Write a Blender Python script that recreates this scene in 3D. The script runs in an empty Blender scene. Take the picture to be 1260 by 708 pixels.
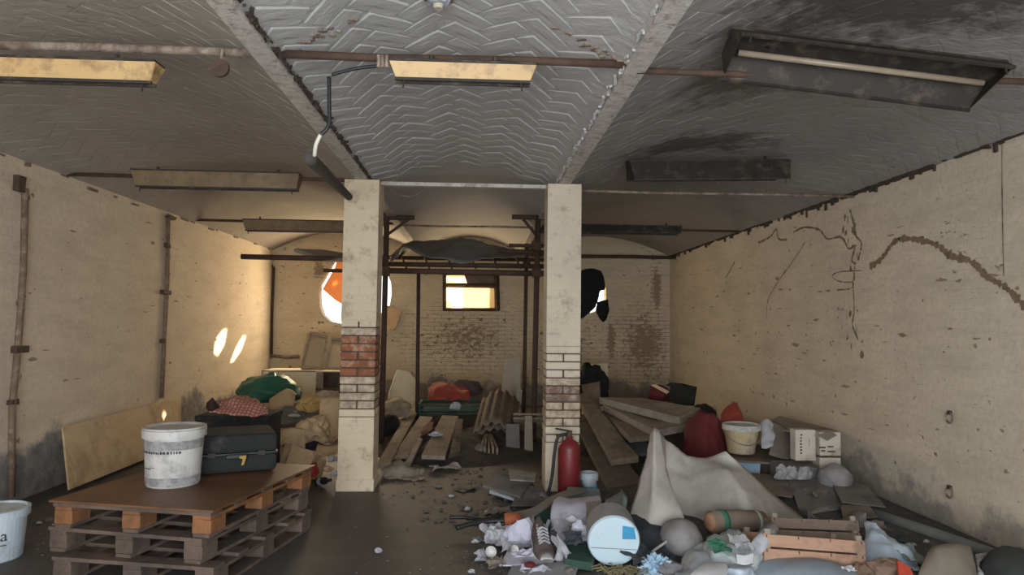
import bpy, bmesh, math, random
from mathutils import Vector, Matrix, noise, Euler
random.seed(7)
S = bpy.context.scene
COL = S.collection

# ------------------------------------------------------------------ camera, world, sun, lights, exposure
CAM = Vector((0, 0, 1.5)); F = 850.0
yaw, pitch, roll = 0.0497, 0.0524, 0.0120
fw = Vector((math.sin(yaw)*math.cos(pitch), math.cos(yaw)*math.cos(pitch), math.sin(pitch)))
r0 = Vector((math.cos(yaw), -math.sin(yaw), 0)); u0 = r0.cross(fw)
rt = math.cos(roll)*r0 + math.sin(roll)*u0
up = -math.sin(roll)*r0 + math.cos(roll)*u0
cd = bpy.data.cameras.new('camera'); cam = bpy.data.objects.new('camera', cd); COL.objects.link(cam)
cd.sensor_width = 36; cd.lens = F/1260*36; cd.clip_start = .05; cd.clip_end = 200
cam.matrix_world = Matrix(((rt.x, up.x, -fw.x, CAM.x), (rt.y, up.y, -fw.y, CAM.y), (rt.z, up.z, -fw.z, CAM.z), (0, 0, 0, 1)))
S.camera = cam
S.view_settings.view_transform = 'Standard'; S.view_settings.look = 'None'
S.view_settings.exposure = 0.0; S.view_settings.gamma = 1.0; S.view_settings.use_curve_mapping = False

w = bpy.data.worlds.new('world'); S.world = w; w.use_nodes = True
bg = w.node_tree.nodes['Background']; bg.inputs[0].default_value = (.86, .93, 1, 1); bg.inputs[1].default_value = 2.2

SUN = (-.67, -1, -.32)
sd = bpy.data.lights.new('sun', 'SUN'); sun = bpy.data.objects.new('sun', sd); COL.objects.link(sun)
sd.energy = 30; sd.angle = math.radians(.6); sd.color = (1, .80, .52)
sun.rotation_euler = Vector(SUN).to_track_quat('-Z', 'Y').to_euler()

def area(name, loc, direction, sx, sy, power, color):
    l = bpy.data.lights.new(name, 'AREA'); o = bpy.data.objects.new(name, l); COL.objects.link(o)
    l.shape = 'RECTANGLE'; l.size = sx; l.size_y = sy; l.energy = power; l.color = color
    o.location = loc; o.rotation_euler = Vector(direction).to_track_quat('-Z', 'Z').to_euler()
    return o
# daylight standing in the open doorway behind the camera, and warm daylight in the openings of the back wall
area('doorway_daylight', (-.2, -1.55, 1.15), (0, 1, -.12), 4.4, 2.2, 290, (.87, .93, 1))
area('window_daylight', (-0.05, 12.70, 1.95), (0, -1, -.1), .8, .5, 14, (1, .80, .52))
area('hole_daylight', (-2.25, 12.70, 2.0), (0, -1, -.1), 1.1, .8, 62, (1, .79, .50))

# ------------------------------------------------------------------ helpers
def ray(px, py): return fw + (px-630)/F*rt - (py-354)/F*up
def at(px, py, Y):
    d = ray(px, py); return CAM + d*(Y/d.y)
def atz(px, py, Z):
    d = ray(px, py); return CAM + d*((Z-CAM.z)/d.z)
def atx(px, py, X):
    d = ray(px, py); return CAM + d*(X/d.x)
def V(*a): return Vector(a)

class M:
    def __init__(s): s.v = []; s.f = []
    def add(s, vs, fs):
        n = len(s.v); s.v += [Vector(p) for p in vs]; s.f += [tuple(i+n for i in q) for q in fs]; return s
    def box(s, c, size, rot=None):
        hx, hy, hz = size[0]/2, size[1]/2, size[2]/2
        vs = [Vector((x, y, z)) for z in (-hz, hz) for y in (-hy, hy) for x in (-hx, hx)]
        if rot is not None:
            m = Euler(rot).to_matrix(); vs = [m @ p for p in vs]
        c = Vector(c)
        return s.add([p+c for p in vs], [(0, 2, 3, 1), (4, 5, 7, 6), (0, 1, 5, 4), (2, 6, 7, 3), (0, 4, 6, 2), (1, 3, 7, 5)])
    def quad(s, p, th, n=None):
        p = [Vector(q) for q in p]
        if n is None: n = (p[1]-p[0]).cross(p[3]-p[0]).normalized()
        k = len(p); b = [q - n*th for q in p]
        fs = [tuple(range(k)), tuple(range(2*k-1, k-1, -1))] + [(i, i+k, (i+1) % k+k, (i+1) % k) for i in range(k)]
        return s.add(p+b, fs)
    def tube(s, path, r, n=8, cap=True):
        path = [Vector(p) for p in path]; rings = []
        rr = r if isinstance(r, (list, tuple)) else [r]*len(path)
        prev = None
        for i, p in enumerate(path):
            t = (path[min(i+1, len(path)-1)] - path[max(i-1, 0)]).normalized()
            a = prev if prev is not None else (Vector((0, 0, 1)) if abs(t.z) < .9 else Vector((1, 0, 0)))
            a = (a - t*a.dot(t)).normalized(); prev = a; b = t.cross(a)
            rings.append([p + rr[i]*(math.cos(2*math.pi*k/n)*a + math.sin(2*math.pi*k/n)*b) for k in range(n)])
        vs = [q for g in rings for q in g]; fs = []
        for i in range(len(rings)-1):
            for k in range(n):
                fs.append((i*n+k, i*n+(k+1) % n, (i+1)*n+(k+1) % n, (i+1)*n+k))
        if cap: fs += [tuple(range(n-1, -1, -1)), tuple((len(rings)-1)*n+k for k in range(n))]
        return s.add(vs, fs)
    def lathe(s, prof, n=32, base=(0, 0, 0)):
        base = Vector(base); vs = []; fs = []
        for (r, z) in prof:
            for k in range(n):
                a = 2*math.pi*k/n; vs.append(base+Vector((r*math.cos(a), r*math.sin(a), z)))
        for i in range(len(prof)-1):
            for k in range(n): fs.append((i*n+k, i*n+(k+1) % n, (i+1)*n+(k+1) % n, (i+1)*n+k))
        if prof[0][0] > 1e-4: fs.append(tuple(range(n-1, -1, -1)))
        if prof[-1][0] > 1e-4: fs.append(tuple((len(prof)-1)*n+k for k in range(n)))
        return s.add(vs, fs)
    def grid(s, fn, nu, nv):
        vs = [fn(i/nu, j/nv) for j in range(nv+1) for i in range(nu+1)]
        fs = [(j*(nu+1)+i, j*(nu+1)+i+1, (j+1)*(nu+1)+i+1, (j+1)*(nu+1)+i) for j in range(nv) for i in range(nu)]
        return s.add(vs, fs)
    def prism(s, poly, axis, a, b):
        # poly of 2D points, extruded between a and b along axis ('x','y','z')
        def mk(p, t): return {'x': (t, p[0], p[1]), 'y': (p[0], t, p[1]), 'z': (p[0], p[1], t)}[axis]
        k = len(poly); vs = [mk(p, a) for p in poly]+[mk(p, b) for p in poly]
        return s.add(vs, [tuple(range(k)), tuple(range(2*k-1, k-1, -1))]+[(i, (i+1) % k, (i+1) % k+k, i+k) for i in range(k)])
    def tf(s, m): s.v = [m @ p for p in s.v]; return s
    def rot(s, e, about=(0, 0, 0)):
        a = Vector(about); m = Euler(e).to_matrix(); s.v = [m @ (p-a)+a for p in s.v]; return s
    def move(s, d): d = Vector(d); s.v = [p+d for p in s.v]; return s
    def jit(s, amp, fr, seed=0):
        o = Vector((seed*3.1, seed*1.7, seed*.9)); s.v = [p + amp*noise.noise_vector(p*fr+o) for p in s.v]; return s

def wloc(o):
    p = Vector(o.location); q = o.parent
    while q: p += Vector(q.location); q = q.parent
    return p
def link_mesh(name, m):
    me = bpy.data.meshes.new(name); me.from_pydata([tuple(p) for p in m.v], [], m.f)
    bm = bmesh.new(); bm.from_mesh(me); bmesh.ops.recalc_face_normals(bm, faces=bm.faces); bm.to_mesh(me); bm.free()
    return me
def build(m, name, mt, parent=None, label=None, cat=None, group=None, kind=None, smooth=False, bevel=0, solid=0, sub=0, origin=None):
    if parent is not None: org = wloc(parent)
    elif origin is not None: org = Vector(origin)
    else:
        xs = [p.x for p in m.v]; ys = [p.y for p in m.v]; zs = [p.z for p in m.v]
        org = Vector(((min(xs)+max(xs))/2, (min(ys)+max(ys))/2, min(zs)))
    m.v = [p-org for p in m.v]
    me = link_mesh(name, m)
    o = bpy.data.objects.new(name, me); COL.objects.link(o)
    if parent is not None: o.parent = parent
    else: o.location = org
    me.materials.append(mt)
    if smooth:
        for p in me.polygons: p.use_smooth = True
    if solid:
        q = o.modifiers.new('Solidify', 'SOLIDIFY'); q.thickness = solid; q.offset = 0
    if bevel:
        q = o.modifiers.new('Bevel', 'BEVEL'); q.width = bevel; q.segments = 2; q.limit_method = 'ANGLE'
    if sub:
        q = o.modifiers.new('Subsurf', 'SUBSURF'); q.levels = sub; q.render_levels = sub
    tag(o, label, cat, group, kind)
    return o
def tag(o, label=None, cat=None, group=None, kind=None):
    if label: o['label'] = label
    if cat: o['category'] = cat
    if group: o['group'] = group
    if kind: o['kind'] = kind
    return o
def thing(name, label, cat, loc=(0, 0, 0), group=None):
    o = bpy.data.objects.new(name, None); COL.objects.link(o); o.location = loc; o.empty_display_size = .1
    return tag(o, label, cat, group)
def copy_tree(o, parent=None):
    c = o.copy(); COL.objects.link(c)
    if parent: c.parent = parent
    for ch in list(o.children): copy_tree(ch, c)
    return c
def catmull(pts, n):
    out = []
    for i in range(len(pts)-1):
        p0 = Vector(pts[max(i-1, 0)]); p1 = Vector(pts[i]); p2 = Vector(pts[i+1]); p3 = Vector(pts[min(i+2, len(pts)-1)])
        for k in range(n):
            t = k/n
            out.append(.5*((2*p1)+(p2-p0)*t+(2*p0-5*p1+4*p2-p3)*t*t+(3*p1-p0-3*p2+p3)*t**3))
    out.append(Vector(pts[-1])); return out
def drape(rows, n=6, amp=.01, fr=6, seed=0, lin=False):
    """sheet through a net of control points"""
    if lin:
        def dens(p):
            o = []
            for a, b in zip(p, p[1:]):
                o += [Vector(a).lerp(Vector(b), k/n) for k in range(n)]
            return o+[Vector(p[-1])]
    else: dens = lambda p: catmull(p, n)
    a = [dens(r) for r in rows]; cols = [dens(list(c)) for c in zip(*a)]
    nu = len(cols)-1; nv = len(cols[0])-1; m = M()
    m.grid(lambda u, v: cols[round(u*nu)][round(v*nv)], nu, nv)
    return m.jit(amp, fr, seed).jit(amp*.5, fr*2.7, seed+5)
def blob(c, size, amp=.15, fr=2.2, seed=0, sub=4, flat=True, ridge=0.0, rotz=0):
    """sagging bag or heap: sphere squashed to size (full extents), base at c"""
    bm = bmesh.new(); bmesh.ops.create_icosphere(bm, subdivisions=sub, radius=1)
    m = M(); off = Vector((seed*5.3, seed*2.1, seed*7.7)); R = Euler((0, 0, rotz)).to_matrix()
    for v in bm.verts:
        p = v.co.copy(); d = amp*noise.noise(p*fr+off) + amp*.5*noise.noise(p*fr*2.3+off)
        if ridge: d += ridge*(.5-abs(noise.noise(p*fr*1.6+off*2)))
        p = p*(1+d)
        z = p.z
        if flat: z = -.55+ .12*(z+.55) if z < -.55 else z
        q = R @ Vector((p.x*size[0]/2, p.y*size[1]/2, 0)); q.z = (z+.6)/1.6*size[2] if flat else (z+1)/2*size[2]
        m.v.append(q+Vector(c))
    m.f = [tuple(v.index for v in f.verts) for f in bm.faces]; bm.free(); return m
def crumple(c, size, seed=0, sub=2, amp=.55):
    """crumpled paper: faceted ball with random dents"""
    bm = bmesh.new(); bmesh.ops.create_icosphere(bm, subdivisions=min(sub, 3), radius=1)
    m = M(); rr = random.Random(seed*13+5); off = Vector((seed*5.3+1, seed*2.1, seed*7.7))
    for v in bm.verts:
        p = v.co.copy(); p = p*(1+amp*.9*noise.noise(p*1.5+off)+amp*rr.uniform(-.32, .32)*(1 if sub < 3 else .7))
        m.v.append(Vector((p.x*size[0]/2, p.y*size[1]/2, max(0, (p.z+.6)/1.6)*size[2]))+Vector(c))
    m.f = [tuple(v.index for v in f.verts) for f in bm.faces]; bm.free(); return m
def frill(c, size, seed=0):
    bm = bmesh.new(); bmesh.ops.create_icosphere(bm, subdivisions=4, radius=1)
    m = M(); off = Vector((seed*5.3+1, seed*2.1, seed*7.7))
    for v in bm.verts:
        p = v.co.copy(); k = noise.noise(p*2.4+off); p = p*(1-1.4*abs(k)+.36*noise.noise(p*5+off))
        m.v.append(Vector((p.x*size[0]/2, p.y*size[1]/2, max(0, (p.z+.7)/1.6)*size[2]))+Vector(c))
    m.f = [tuple(v.index for v in f.verts) for f in bm.faces]; bm.free(); return m

# ------------------------------------------------------------------ materials
def nd(nt, typ, **k):
    n = nt.nodes.new(typ)
    for a, b in k.items(): setattr(n, a, b)
    return n
def ramp(nt, src, stops):
    r = nd(nt, 'ShaderNodeValToRGB'); e = r.color_ramp.elements
    while len(e) < len(stops): e.new(.5)
    for i, (p, c) in enumerate(stops):
        e[i].position = p; e[i].color = (c, c, c, 1) if isinstance(c, (int, float)) else (*c, 1)
    nt.links.new(src, r.inputs[0]); return r.outputs[0]
def mixc(nt, fac, a, b, mode='MIX'):
    m = nd(nt, 'ShaderNodeMix', data_type='RGBA', blend_type=mode)
    for sock, val in ((m.inputs[0], fac), (m.inputs[6], a), (m.inputs[7], b)):
        if isinstance(val, (int, float)): sock.default_value = val
        elif isinstance(val, tuple): sock.default_value = (*val, 1)
        else: nt.links.new(val, sock)
    return m.outputs[2]
def math_(nt, op, a, b=None, c=None, clamp=False):
    m = nd(nt, 'ShaderNodeMath', operation=op); m.use_clamp = clamp
    for i, val in enumerate((a, b, c)):
        if val is None: continue
        if isinstance(val, (int, float)): m.inputs[i].default_value = val
        else: nt.links.new(val, m.inputs[i])
    return m.outputs[0]
def noise_(nt, vec, scale, detail=5, rough=.6, dist=0):
    n = nd(nt, 'ShaderNodeTexNoise'); n.inputs['Scale'].default_value = scale; n.inputs['Detail'].default_value = detail
    n.inputs['Roughness'].default_value = rough; n.inputs['Distortion'].default_value = dist
    if vec is not None: nt.links.new(vec, n.inputs['Vector'])
    return n.outputs[0]
def mapping(nt, vec, scale=(1, 1, 1), loc=(0, 0, 0)):
    m = nd(nt, 'ShaderNodeMapping'); m.inputs['Scale'].default_value = scale; m.inputs['Location'].default_value = loc
    nt.links.new(vec, m.inputs['Vector']); return m.outputs[0]
def new(name):
    m = bpy.data.materials.new(name); m.use_nodes = True; nt = m.node_tree
    return m, nt, nt.nodes['Principled BSDF'], nd(nt, 'ShaderNodeTexCoord').outputs['Object']
def bump(nt, b, h, strength=.4, dist=.01):
    n = nd(nt, 'ShaderNodeBump'); n.inputs['Strength'].default_value = strength; n.inputs['Distance'].default_value = dist
    nt.links.new(h, n.inputs['Height']); nt.links.new(n.outputs[0], b.inputs['Normal'])
MC = {}
def mat(name, c1, c2=None, rough=.8, scale=6, bs=30, bst=.25, dirt=None, dirtamt=.5, dscale=4, metal=0, stretch=(1, 1, 1), trans=0, world=False):
    if name in MC: return MC[name]
    m, nt, b, co = new(name)
    if world: co = nd(nt, 'ShaderNodeNewGeometry').outputs['Position']
    c2 = c2 or tuple(x*.72 for x in c1)
    vec = mapping(nt, co, stretch)
    col = mixc(nt, ramp(nt, noise_(nt, vec, scale), [(.3, 0), (.7, 1)]), c1, c2)
    if dirt:
        d = ramp(nt, noise_(nt, co, dscale, 8, .7), [(.62-dirtamt*.35, 0), (.72, 1)])
        col = mixc(nt, d, col, dirt)
    nt.links.new(col, b.inputs['Base Color']); b.inputs['Roughness'].default_value = rough
    b.inputs['Metallic'].default_value = metal
    if trans:
        t = nd(nt, 'ShaderNodeBsdfTranslucent'); nt.links.new(col, t.inputs[0])
        mx = nd(nt, 'ShaderNodeMixShader'); mx.inputs[0].default_value = trans
        nt.links.new(b.outputs[0], mx.inputs[1]); nt.links.new(t.outputs[0], mx.inputs[2])
        nt.links.new(mx.outputs[0], nt.nodes['Material Output'].inputs[0])
    bump(nt, b, noise_(nt, vec, bs, 6), bst, .01)
    MC[name] = m; return m

def wall_mat(name, ax, c1, c2, spots=(), grey=.45, flake=.60, footc=(.27, .26, .25), course=.42):
    """whitewashed brick: course relief, flaking paint, grey damp cement along the foot; spots = places where the paint has come off"""
    m, nt, b, co = new(name)
    sp = nd(nt, 'ShaderNodeSeparateXYZ'); nt.links.new(co, sp.inputs[0])
    cb = nd(nt, 'ShaderNodeCombineXYZ'); nt.links.new(sp.outputs[ax], cb.inputs[0]); nt.links.new(sp.outputs[2], cb.inputs[1])
    uv = cb.outputs[0]
    br = nd(nt, 'ShaderNodeTexBrick'); nt.links.new(uv, br.inputs['Vector'])
    br.inputs['Scale'].default_value = 1; br.inputs['Mortar Size'].default_value = .006; br.inputs['Mortar Smooth'].default_value = .6
    br.inputs['Brick Width'].default_value = .26; br.inputs['Row Height'].default_value = .072
    br.inputs['Color1'].default_value = (1, 1, 1, 1); br.inputs['Color2'].default_value = (.85, .85, .85, 1); br.inputs['Mortar'].default_value = (0, 0, 0, 1)
    col = mixc(nt, ramp(nt, noise_(nt, co, 1.1, 6, .65), [(.35, 0), (.68, 1)]), c1, c2)
    streak = ramp(nt, noise_(nt, mapping(nt, uv, (.7, 2.6, 1)), 2.0, 7, .68), [(.45, 0), (.75, .45)])
    col = mixc(nt, streak, col, tuple(x*.62 for x in c2))
    fine = ramp(nt, noise_(nt, uv, 22, 5, .7), [(.42, 0), (.72, .34)])
    col = mixc(nt, fine, col, tuple(x*.6 for x in c2))
    # foot of the wall: bare grey cement, ragged upper edge
    edge = math_(nt, 'ADD', sp.outputs[2], math_(nt, 'MULTIPLY', math_(nt, 'SUBTRACT', noise_(nt, uv, 1.3, 7, .65), .5), -1.5))
    foot = ramp(nt, math_(nt, 'MULTIPLY_ADD', edge, -2.2, grey*2.2+.5, True), [(.35, 0), (.62, 1)])
    foot = math_(nt, 'MULTIPLY', foot, ramp(nt, noise_(nt, uv, 9, 6, .7), [(.3, .62), (.6, 1)]))
    col = mixc(nt, foot, col, mixc(nt, noise_(nt, uv, 5, 6), footc, tuple(x*.55 for x in footc)))
    # flakes: small chips, elongated along the courses, denser in places
    dens = noise_(nt, mapping(nt, uv, (1, 1, 1), (3, 5, 0)), .9, 3)
    fl = math_(nt, 'ADD', noise_(nt, mapping(nt, uv, (1, 2.1, 1)), 7.5, 6, .62), math_(nt, 'MULTIPLY', math_(nt, 'SUBTRACT', dens, .5), .28))
    flk = ramp(nt, fl, [(flake+.075, 0), (flake+.10, 1)])
    for (u, z, ru, rz, k) in spots:
        du = math_(nt, 'DIVIDE', math_(nt, 'SUBTRACT', sp.outputs[ax], u), ru); dz = math_(nt, 'DIVIDE', math_(nt, 'SUBTRACT', sp.outputs[2], z), rz)
        d2 = math_(nt, 'SQRT', math_(nt, 'ADD', math_(nt, 'MULTIPLY', du, du), math_(nt, 'MULTIPLY', dz, dz)))
        val = math_(nt, 'ADD', math_(nt, 'SUBTRACT', k, math_(nt, 'MULTIPLY', d2, k)), math_(nt, 'MULTIPLY', math_(nt, 'SUBTRACT', noise_(nt, mapping(nt, uv, (1, 1.7, 1)), 9, 8, .75), .5), 2.3))
        val = math_(nt, 'ADD', val, math_(nt, 'MULTIPLY', br.outputs['Fac'], .35))
        flk = math_(nt, 'MAXIMUM', flk, ramp(nt, val, [(.30, 0), (.36, 1)]))
    fcol = mixc(nt, noise_(nt, uv, 6, 4), (.33, .22, .13), (.15, .11, .075))
    col = mixc(nt, math_(nt, 'MULTIPLY', flk, .8), col, fcol)
    nt.links.new(col, b.inputs['Base Color']); b.inputs['Roughness'].default_value = .9
    h = math_(nt, 'ADD', math_(nt, 'MULTIPLY', math_(nt, 'MULTIPLY', br.outputs['Fac'], -course), ramp(nt, noise_(nt, uv, 1.7, 4), [(.4, .1), (.65, 1)])), math_(nt, 'MULTIPLY', noise_(nt, uv, 14, 6, .65), .9))
    h = math_(nt, 'ADD', h, math_(nt, 'MULTIPLY', flk, -.6))
    bump(nt, b, h, .75, .012)
    return m

def ceil_mat(name, c1, c2, soot=(), lift=0):
    m, nt, b, co = new(name)
    sp = nd(nt, 'ShaderNodeSeparateXYZ'); nt.links.new(co, sp.inputs[0])
    col = mixc(nt, ramp(nt, noise_(nt, co, 1.2, 6, .6), [(.35, 0), (.7, 1)]), c1, c2)
    col = mixc(nt, ramp(nt, noise_(nt, co, 28, 4, .7), [(.5, 0), (.8, .3)]), col, tuple(x*.6 for x in c2))
    dash = ramp(nt, noise_(nt, mapping(nt, co, (2, 6, 6)), 2.4, 5, .65), [(.68, 0), (.71, .8)])
    col = mixc(nt, dash, col, (.10, .085, .07))
    for (x, y, rx, ry, k, c) in soot:
        du = math_(nt, 'DIVIDE', math_(nt, 'SUBTRACT', sp.outputs[0], x), rx); dv = math_(nt, 'DIVIDE', math_(nt, 'SUBTRACT', sp.outputs[1], y), ry)
        d = math_(nt, 'SQRT', math_(nt, 'ADD', math_(nt, 'MULTIPLY', du, du), math_(nt, 'MULTIPLY', dv, dv)))
        val = math_(nt, 'ADD', math_(nt, 'SUBTRACT', k, math_(nt, 'MULTIPLY', d, k)), math_(nt, 'MULTIPLY', math_(nt, 'SUBTRACT', noise_(nt, co, 3.2, 7, .7), .5), 1.8))
        col = mixc(nt, ramp(nt, val, [(.2, 0), (.55, .85)]), col, c)
    nt.links.new(col, b.inputs['Base Color']); b.inputs['Roughness'].default_value = .9
    h = math_(nt, 'ADD', noise_(nt, co, 9, 6, .6), math_(nt, 'MULTIPLY', noise_(nt, mapping(nt, co, (1.5, 7, 6)), 3, 4), .8))
    bump(nt, b, h, .7, .015)
    return m

XL, XR, XA, XB, ZS, D, YF = -3.74, 3.60, -1.06, 0.785, 2.79, 12.78, -1.7
M_left = wall_mat('whitewash_left', 1, (.83, .69, .52), (.73, .60, .44), grey=.42, flake=.62, course=.2)
M_right = wall_mat('whitewash_right', 1, (.76, .66, .51), (.65, .56, .43), grey=.20, flake=.60, footc=(.40, .36, .31), course=.14)
M_back = wall_mat('whitewash_back', 0, (.74, .62, .43), (.62, .52, .35), grey=.40, flake=.575,
                  spots=[(3.15, 1.15, .55, .75, .62), (3.35, 2.2, .12, .55, .75), (-.2, 1.2, 1.0, .6, .42), (1.6, 1.0, .6, .5, .35), (-2.9, 2.45, .13, .2, .8), (2.5, 1.2, .12, .5, .7)])
SOOT = [(2.1, 3.15, 1.2, .85, 1.0, (.05, .042, .037)), (1.7, 4.3, .9, 1.0, .70, (.095, .08, .068)), (1.95, 6.0, 1.0, .55, .85, (.085, .07, .055)), (1.9, 2.6, .45, .3, .9, (.12, .05, .04))]
M_cl = ceil_mat('whitewash_vault_left', (.40, .355, .305), (.33, .29, .25))  # one whitewash in three tones; the bays' uneven light is put into the colour
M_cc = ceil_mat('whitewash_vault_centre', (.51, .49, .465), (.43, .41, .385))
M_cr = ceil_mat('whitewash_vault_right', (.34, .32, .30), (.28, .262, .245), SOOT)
M_beam = mat('whitewashed_iron', (.64, .59, .52), (.48, .44, .385), .85, 14, 60, .6, (.16, .12, .09), .35, 16)
M_floor, nt, b, co = new('concrete_floor')
c = mixc(nt, ramp(nt, noise_(nt, co, .7, 6, .6), [(.35, 0), (.65, 1)]), (.095, .084, .075), (.058, .055, .053))
c = mixc(nt, ramp(nt, noise_(nt, co, 5, 8, .7), [(.5, 0), (.75, .6)]), c, (.135, .122, .11))
c = mixc(nt, ramp(nt, noise_(nt, co, 32, 3, .7), [(.6, 0), (.72, .5)]), c, (.05, .047, .045))
nt.links.new(c, b.inputs['Base Color']); b.inputs['Roughness'].default_value = .62
bump(nt, b, noise_(nt, co, 12, 8, .7), .5, .012)

wood = mat('weathered_wood', (.34, .24, .15), (.24, .165, .10), .85, 3, 14, .35, (.10, .075, .055), .45, 5, stretch=(1, 8, 8))
wood_y = mat('weathered_wood_y', (.30, .24, .17), (.205, .16, .112), .85, 3, 14, .35, (.11, .085, .06), .4, 5, stretch=(8, 1, 8))
wood_grey = mat('grey_timber', (.36, .31, .245), (.27, .225, .175), .88, 3, 16, .3, (.15, .125, .10), .35, 5, stretch=(1, 6, 6))
wood_pale = mat('pale_plywood', (.66, .48, .29), (.55, .38, .22), .75, 2.5, 16, .2, (.34, .22, .12), .35, 3, stretch=(6, 1, 5))
wood_red = mat('reddish_pallet_wood', (.32, .135, .048), (.21, .09, .035), .7, 3, 18, .3, (.12, .06, .03), .45, 6, stretch=(5, 5, 1))
wood_dark = mat('dark_pallet_wood', (.165, .115, .085), (.105, .075, .058), .85, 3, 18, .35, (.055, .045, .038), .45, 6)
plyw = mat('brown_plywood', (.20, .095, .04), (.135, .062, .028), .5, 2.2, 22, .15, (.08, .04, .022), .45, 3)
rust = mat('rusty_iron', (.105, .058, .034), (.060, .036, .024), .8, 12, 40, .4, (.035, .024, .018), .4, 14)
rust_w = mat('flaking_painted_iron', (.40, .33, .25), (.16, .10, .065), .85, 16, 40, .5, (.09, .055, .035), .6, 18)
dark_metal = mat('sooty_sheet_metal', (.040, .030, .023), (.022, .018, .015), .7, 6, 30, .25, (.12, .09, .06), .3, 9)
cream_metal = mat('yellowed_enamel', (.62, .41, .18), (.54, .34, .14), .5, 5, 30, .1, (.22, .13, .06), .35, 9)
brown_metal = mat('browned_enamel', (.25, .17, .085), (.17, .11, .055), .6, 5, 30, .1, (.10, .065, .035), .4, 9)
tube_glass = mat('dull_tube_glass', (.34, .28, .20), (.26, .20, .14), .35, 8, 20, .05)
black = mat('black_plastic', (.018, .018, .019), (.012, .012, .013), .5, 6, 40, .15)
blackcloth = mat('black_cloth', (.014, .013, .014), (.009, .009, .010), .9, 8, 40, .3)
charcoal = mat('scuffed_charcoal_plastic', (.022, .023, .021), (.014, .015, .014), .92, 5, 40, .2, (.065, .06, .052), .3, 7)
white_pl = mat('scuffed_white_plastic', (.62, .60, .57), (.54, .52, .49), .5, 7, 40, .15, (.26, .24, .22), .42, 8)
white_cl = mat('cool_white_plastic', (.60, .66, .70), (.52, .58, .62), .5, 6, 30, .12, (.30, .31, .31), .35, 7)
grime = mat('grey_grime', (.20, .19, .19), (.30, .29, .28), .8, 20, 40, .3, (.48, .46, .44), .5, 22)
card = mat('brown_cardboard', (.60, .42, .24), (.50, .34, .19), .85, 4, 30, .15, (.20, .14, .09), .3, 5)
card_d = mat('dusty_cardboard', (.22, .18, .145), (.16, .13, .105), .9, 4, 30, .2, (.09, .08, .07), .35, 5)
card_g = mat('grey_dusty_board', (.20, .185, .17), (.14, .13, .12), .9, 3, 30, .2, (.08, .077, .073), .35, 5)
carton_w = mat('printed_white_carton', (.62, .56, .47), (.50, .45, .38), .8, 5, 30, .1, (.25, .21, .17), .3, 5)
ink = mat('faded_black_print', (.04, .038, .036), (.06, .055, .05), .8)
paper = mat('dirty_white_paper', (.56, .56, .58), (.44, .44, .47), .85, 8, 30, .2, (.22, .21, .21), .35, 7, trans=.15)
lilac = mat('lilac_white_paper', (.55, .54, .62), (.45, .44, .52), .85, 8, 30, .2, (.20, .19, .20), .3, 6)
canvas = mat('grey_beige_tarpaulin', (.52, .48, .43), (.43, .395, .355), .75, 3, 34, .2, (.27, .25, .225), .5, 2.4)
grey_cl = mat('grey_fabric', (.30, .28, .27), (.22, .21, .20), .9, 5, 40, .25, (.12, .115, .11), .35, 5)
foam = mat('grey_green_foam', (.22, .25, .24), (.16, .185, .18), .85, 5, 40, .25, (.10, .11, .11), .35, 6)
navy = mat('dark_slate_cloth', (.045, .052, .060), (.028, .032, .038), .85, 5, 40, .3, (.10, .105, .11), .3, 6)
green = mat('green_plastic_bag', (.035, .16, .105), (.022, .11, .072), .45, 4, 26, .3)
dgreen = mat('dark_green_sheet', (.025, .075, .055), (.016, .05, .038), .7, 6, 26, .3, (.07, .08, .06), .3, 7)
redcl = mat('red_cloth', (.38, .065, .038), (.26, .04, .026), .85, 6, 30, .3)
maroon = mat('maroon_cloth', (.145, .018, .020), (.095, .012, .015), .85, 5, 30, .3)
redpaint = mat('faded_red_paint', (.21, .022, .022), (.165, .017, .018), .45, 4, 30, .1, (.10, .02, .02), .35, 8)
orange = mat('orange_sheeting', (.95, .50, .22), (.90, .46, .20), .6, 3, 20, .05, trans=.5)
terra = mat('terracotta_orange', (.48, .13, .05), (.36, .10, .045), .7, 6, 20, .1)
coral = mat('coral_plastic', (.75, .10, .05), (.60, .08, .05), .5)
ochre = mat('ochre_smeared_plastic', (.48, .36, .15), (.56, .50, .40), .6, 4, 30, .2, (.22, .15, .07), .4, 6)
bluep = mat('pale_blue_plastic', (.28, .44, .58), (.36, .52, .64), .5, 6, 20, .2, (.45, .50, .53), .4, 7)
blueb = mat('bright_blue_print', (.05, .33, .55), (.05, .27, .47), .5)
khaki = mat('dried_straw', (.24, .20, .10), (.16, .13, .065), .9)
redbrick = mat('bare_red_brick', (.36, .125, .055), (.22, .085, .045), .9, 7, 40, .6, (.50, .38, .26), .38, 13, world=True)
brownbrick = mat('bare_brown_brick', (.24, .145, .095), (.15, .095, .065), .9, 8, 40, .6, (.52, .44, .34), .42, 12, world=True)
halfbrick = mat('half_bare_brick', (.62, .52, .38), (.50, .41, .30), .9, 6, 40, .5, (.22, .13, .08), .62, 12, world=True)
paintbrick = mat('whitewashed_brick', (.72, .60, .425), (.65, .535, .37), .9, 3, 24, .5, (.34, .25, .16), .30, 7, world=True)
paintbrick2 = mat('cool_whitewashed_brick', (.69, .595, .455), (.61, .525, .395), .9, 3, 24, .5, (.32, .26, .19), .27, 7, world=True)
mortar = mat('dark_mortar', (.10, .075, .055), (.07, .052, .04), .95, 20, 50, .5)
mortar_p = mat('painted_mortar', (.66, .53, .36), (.58, .46, .31), .95, 12, 50, .4)
crackm = mat('bare_brown_render', (.30, .22, .145), (.17, .12, .08), .95, 14, 50, .6)
chipm = mat('faded_brown_chip', (.42, .325, .22), (.27, .20, .13), .95, 14, 50, .5)
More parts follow.
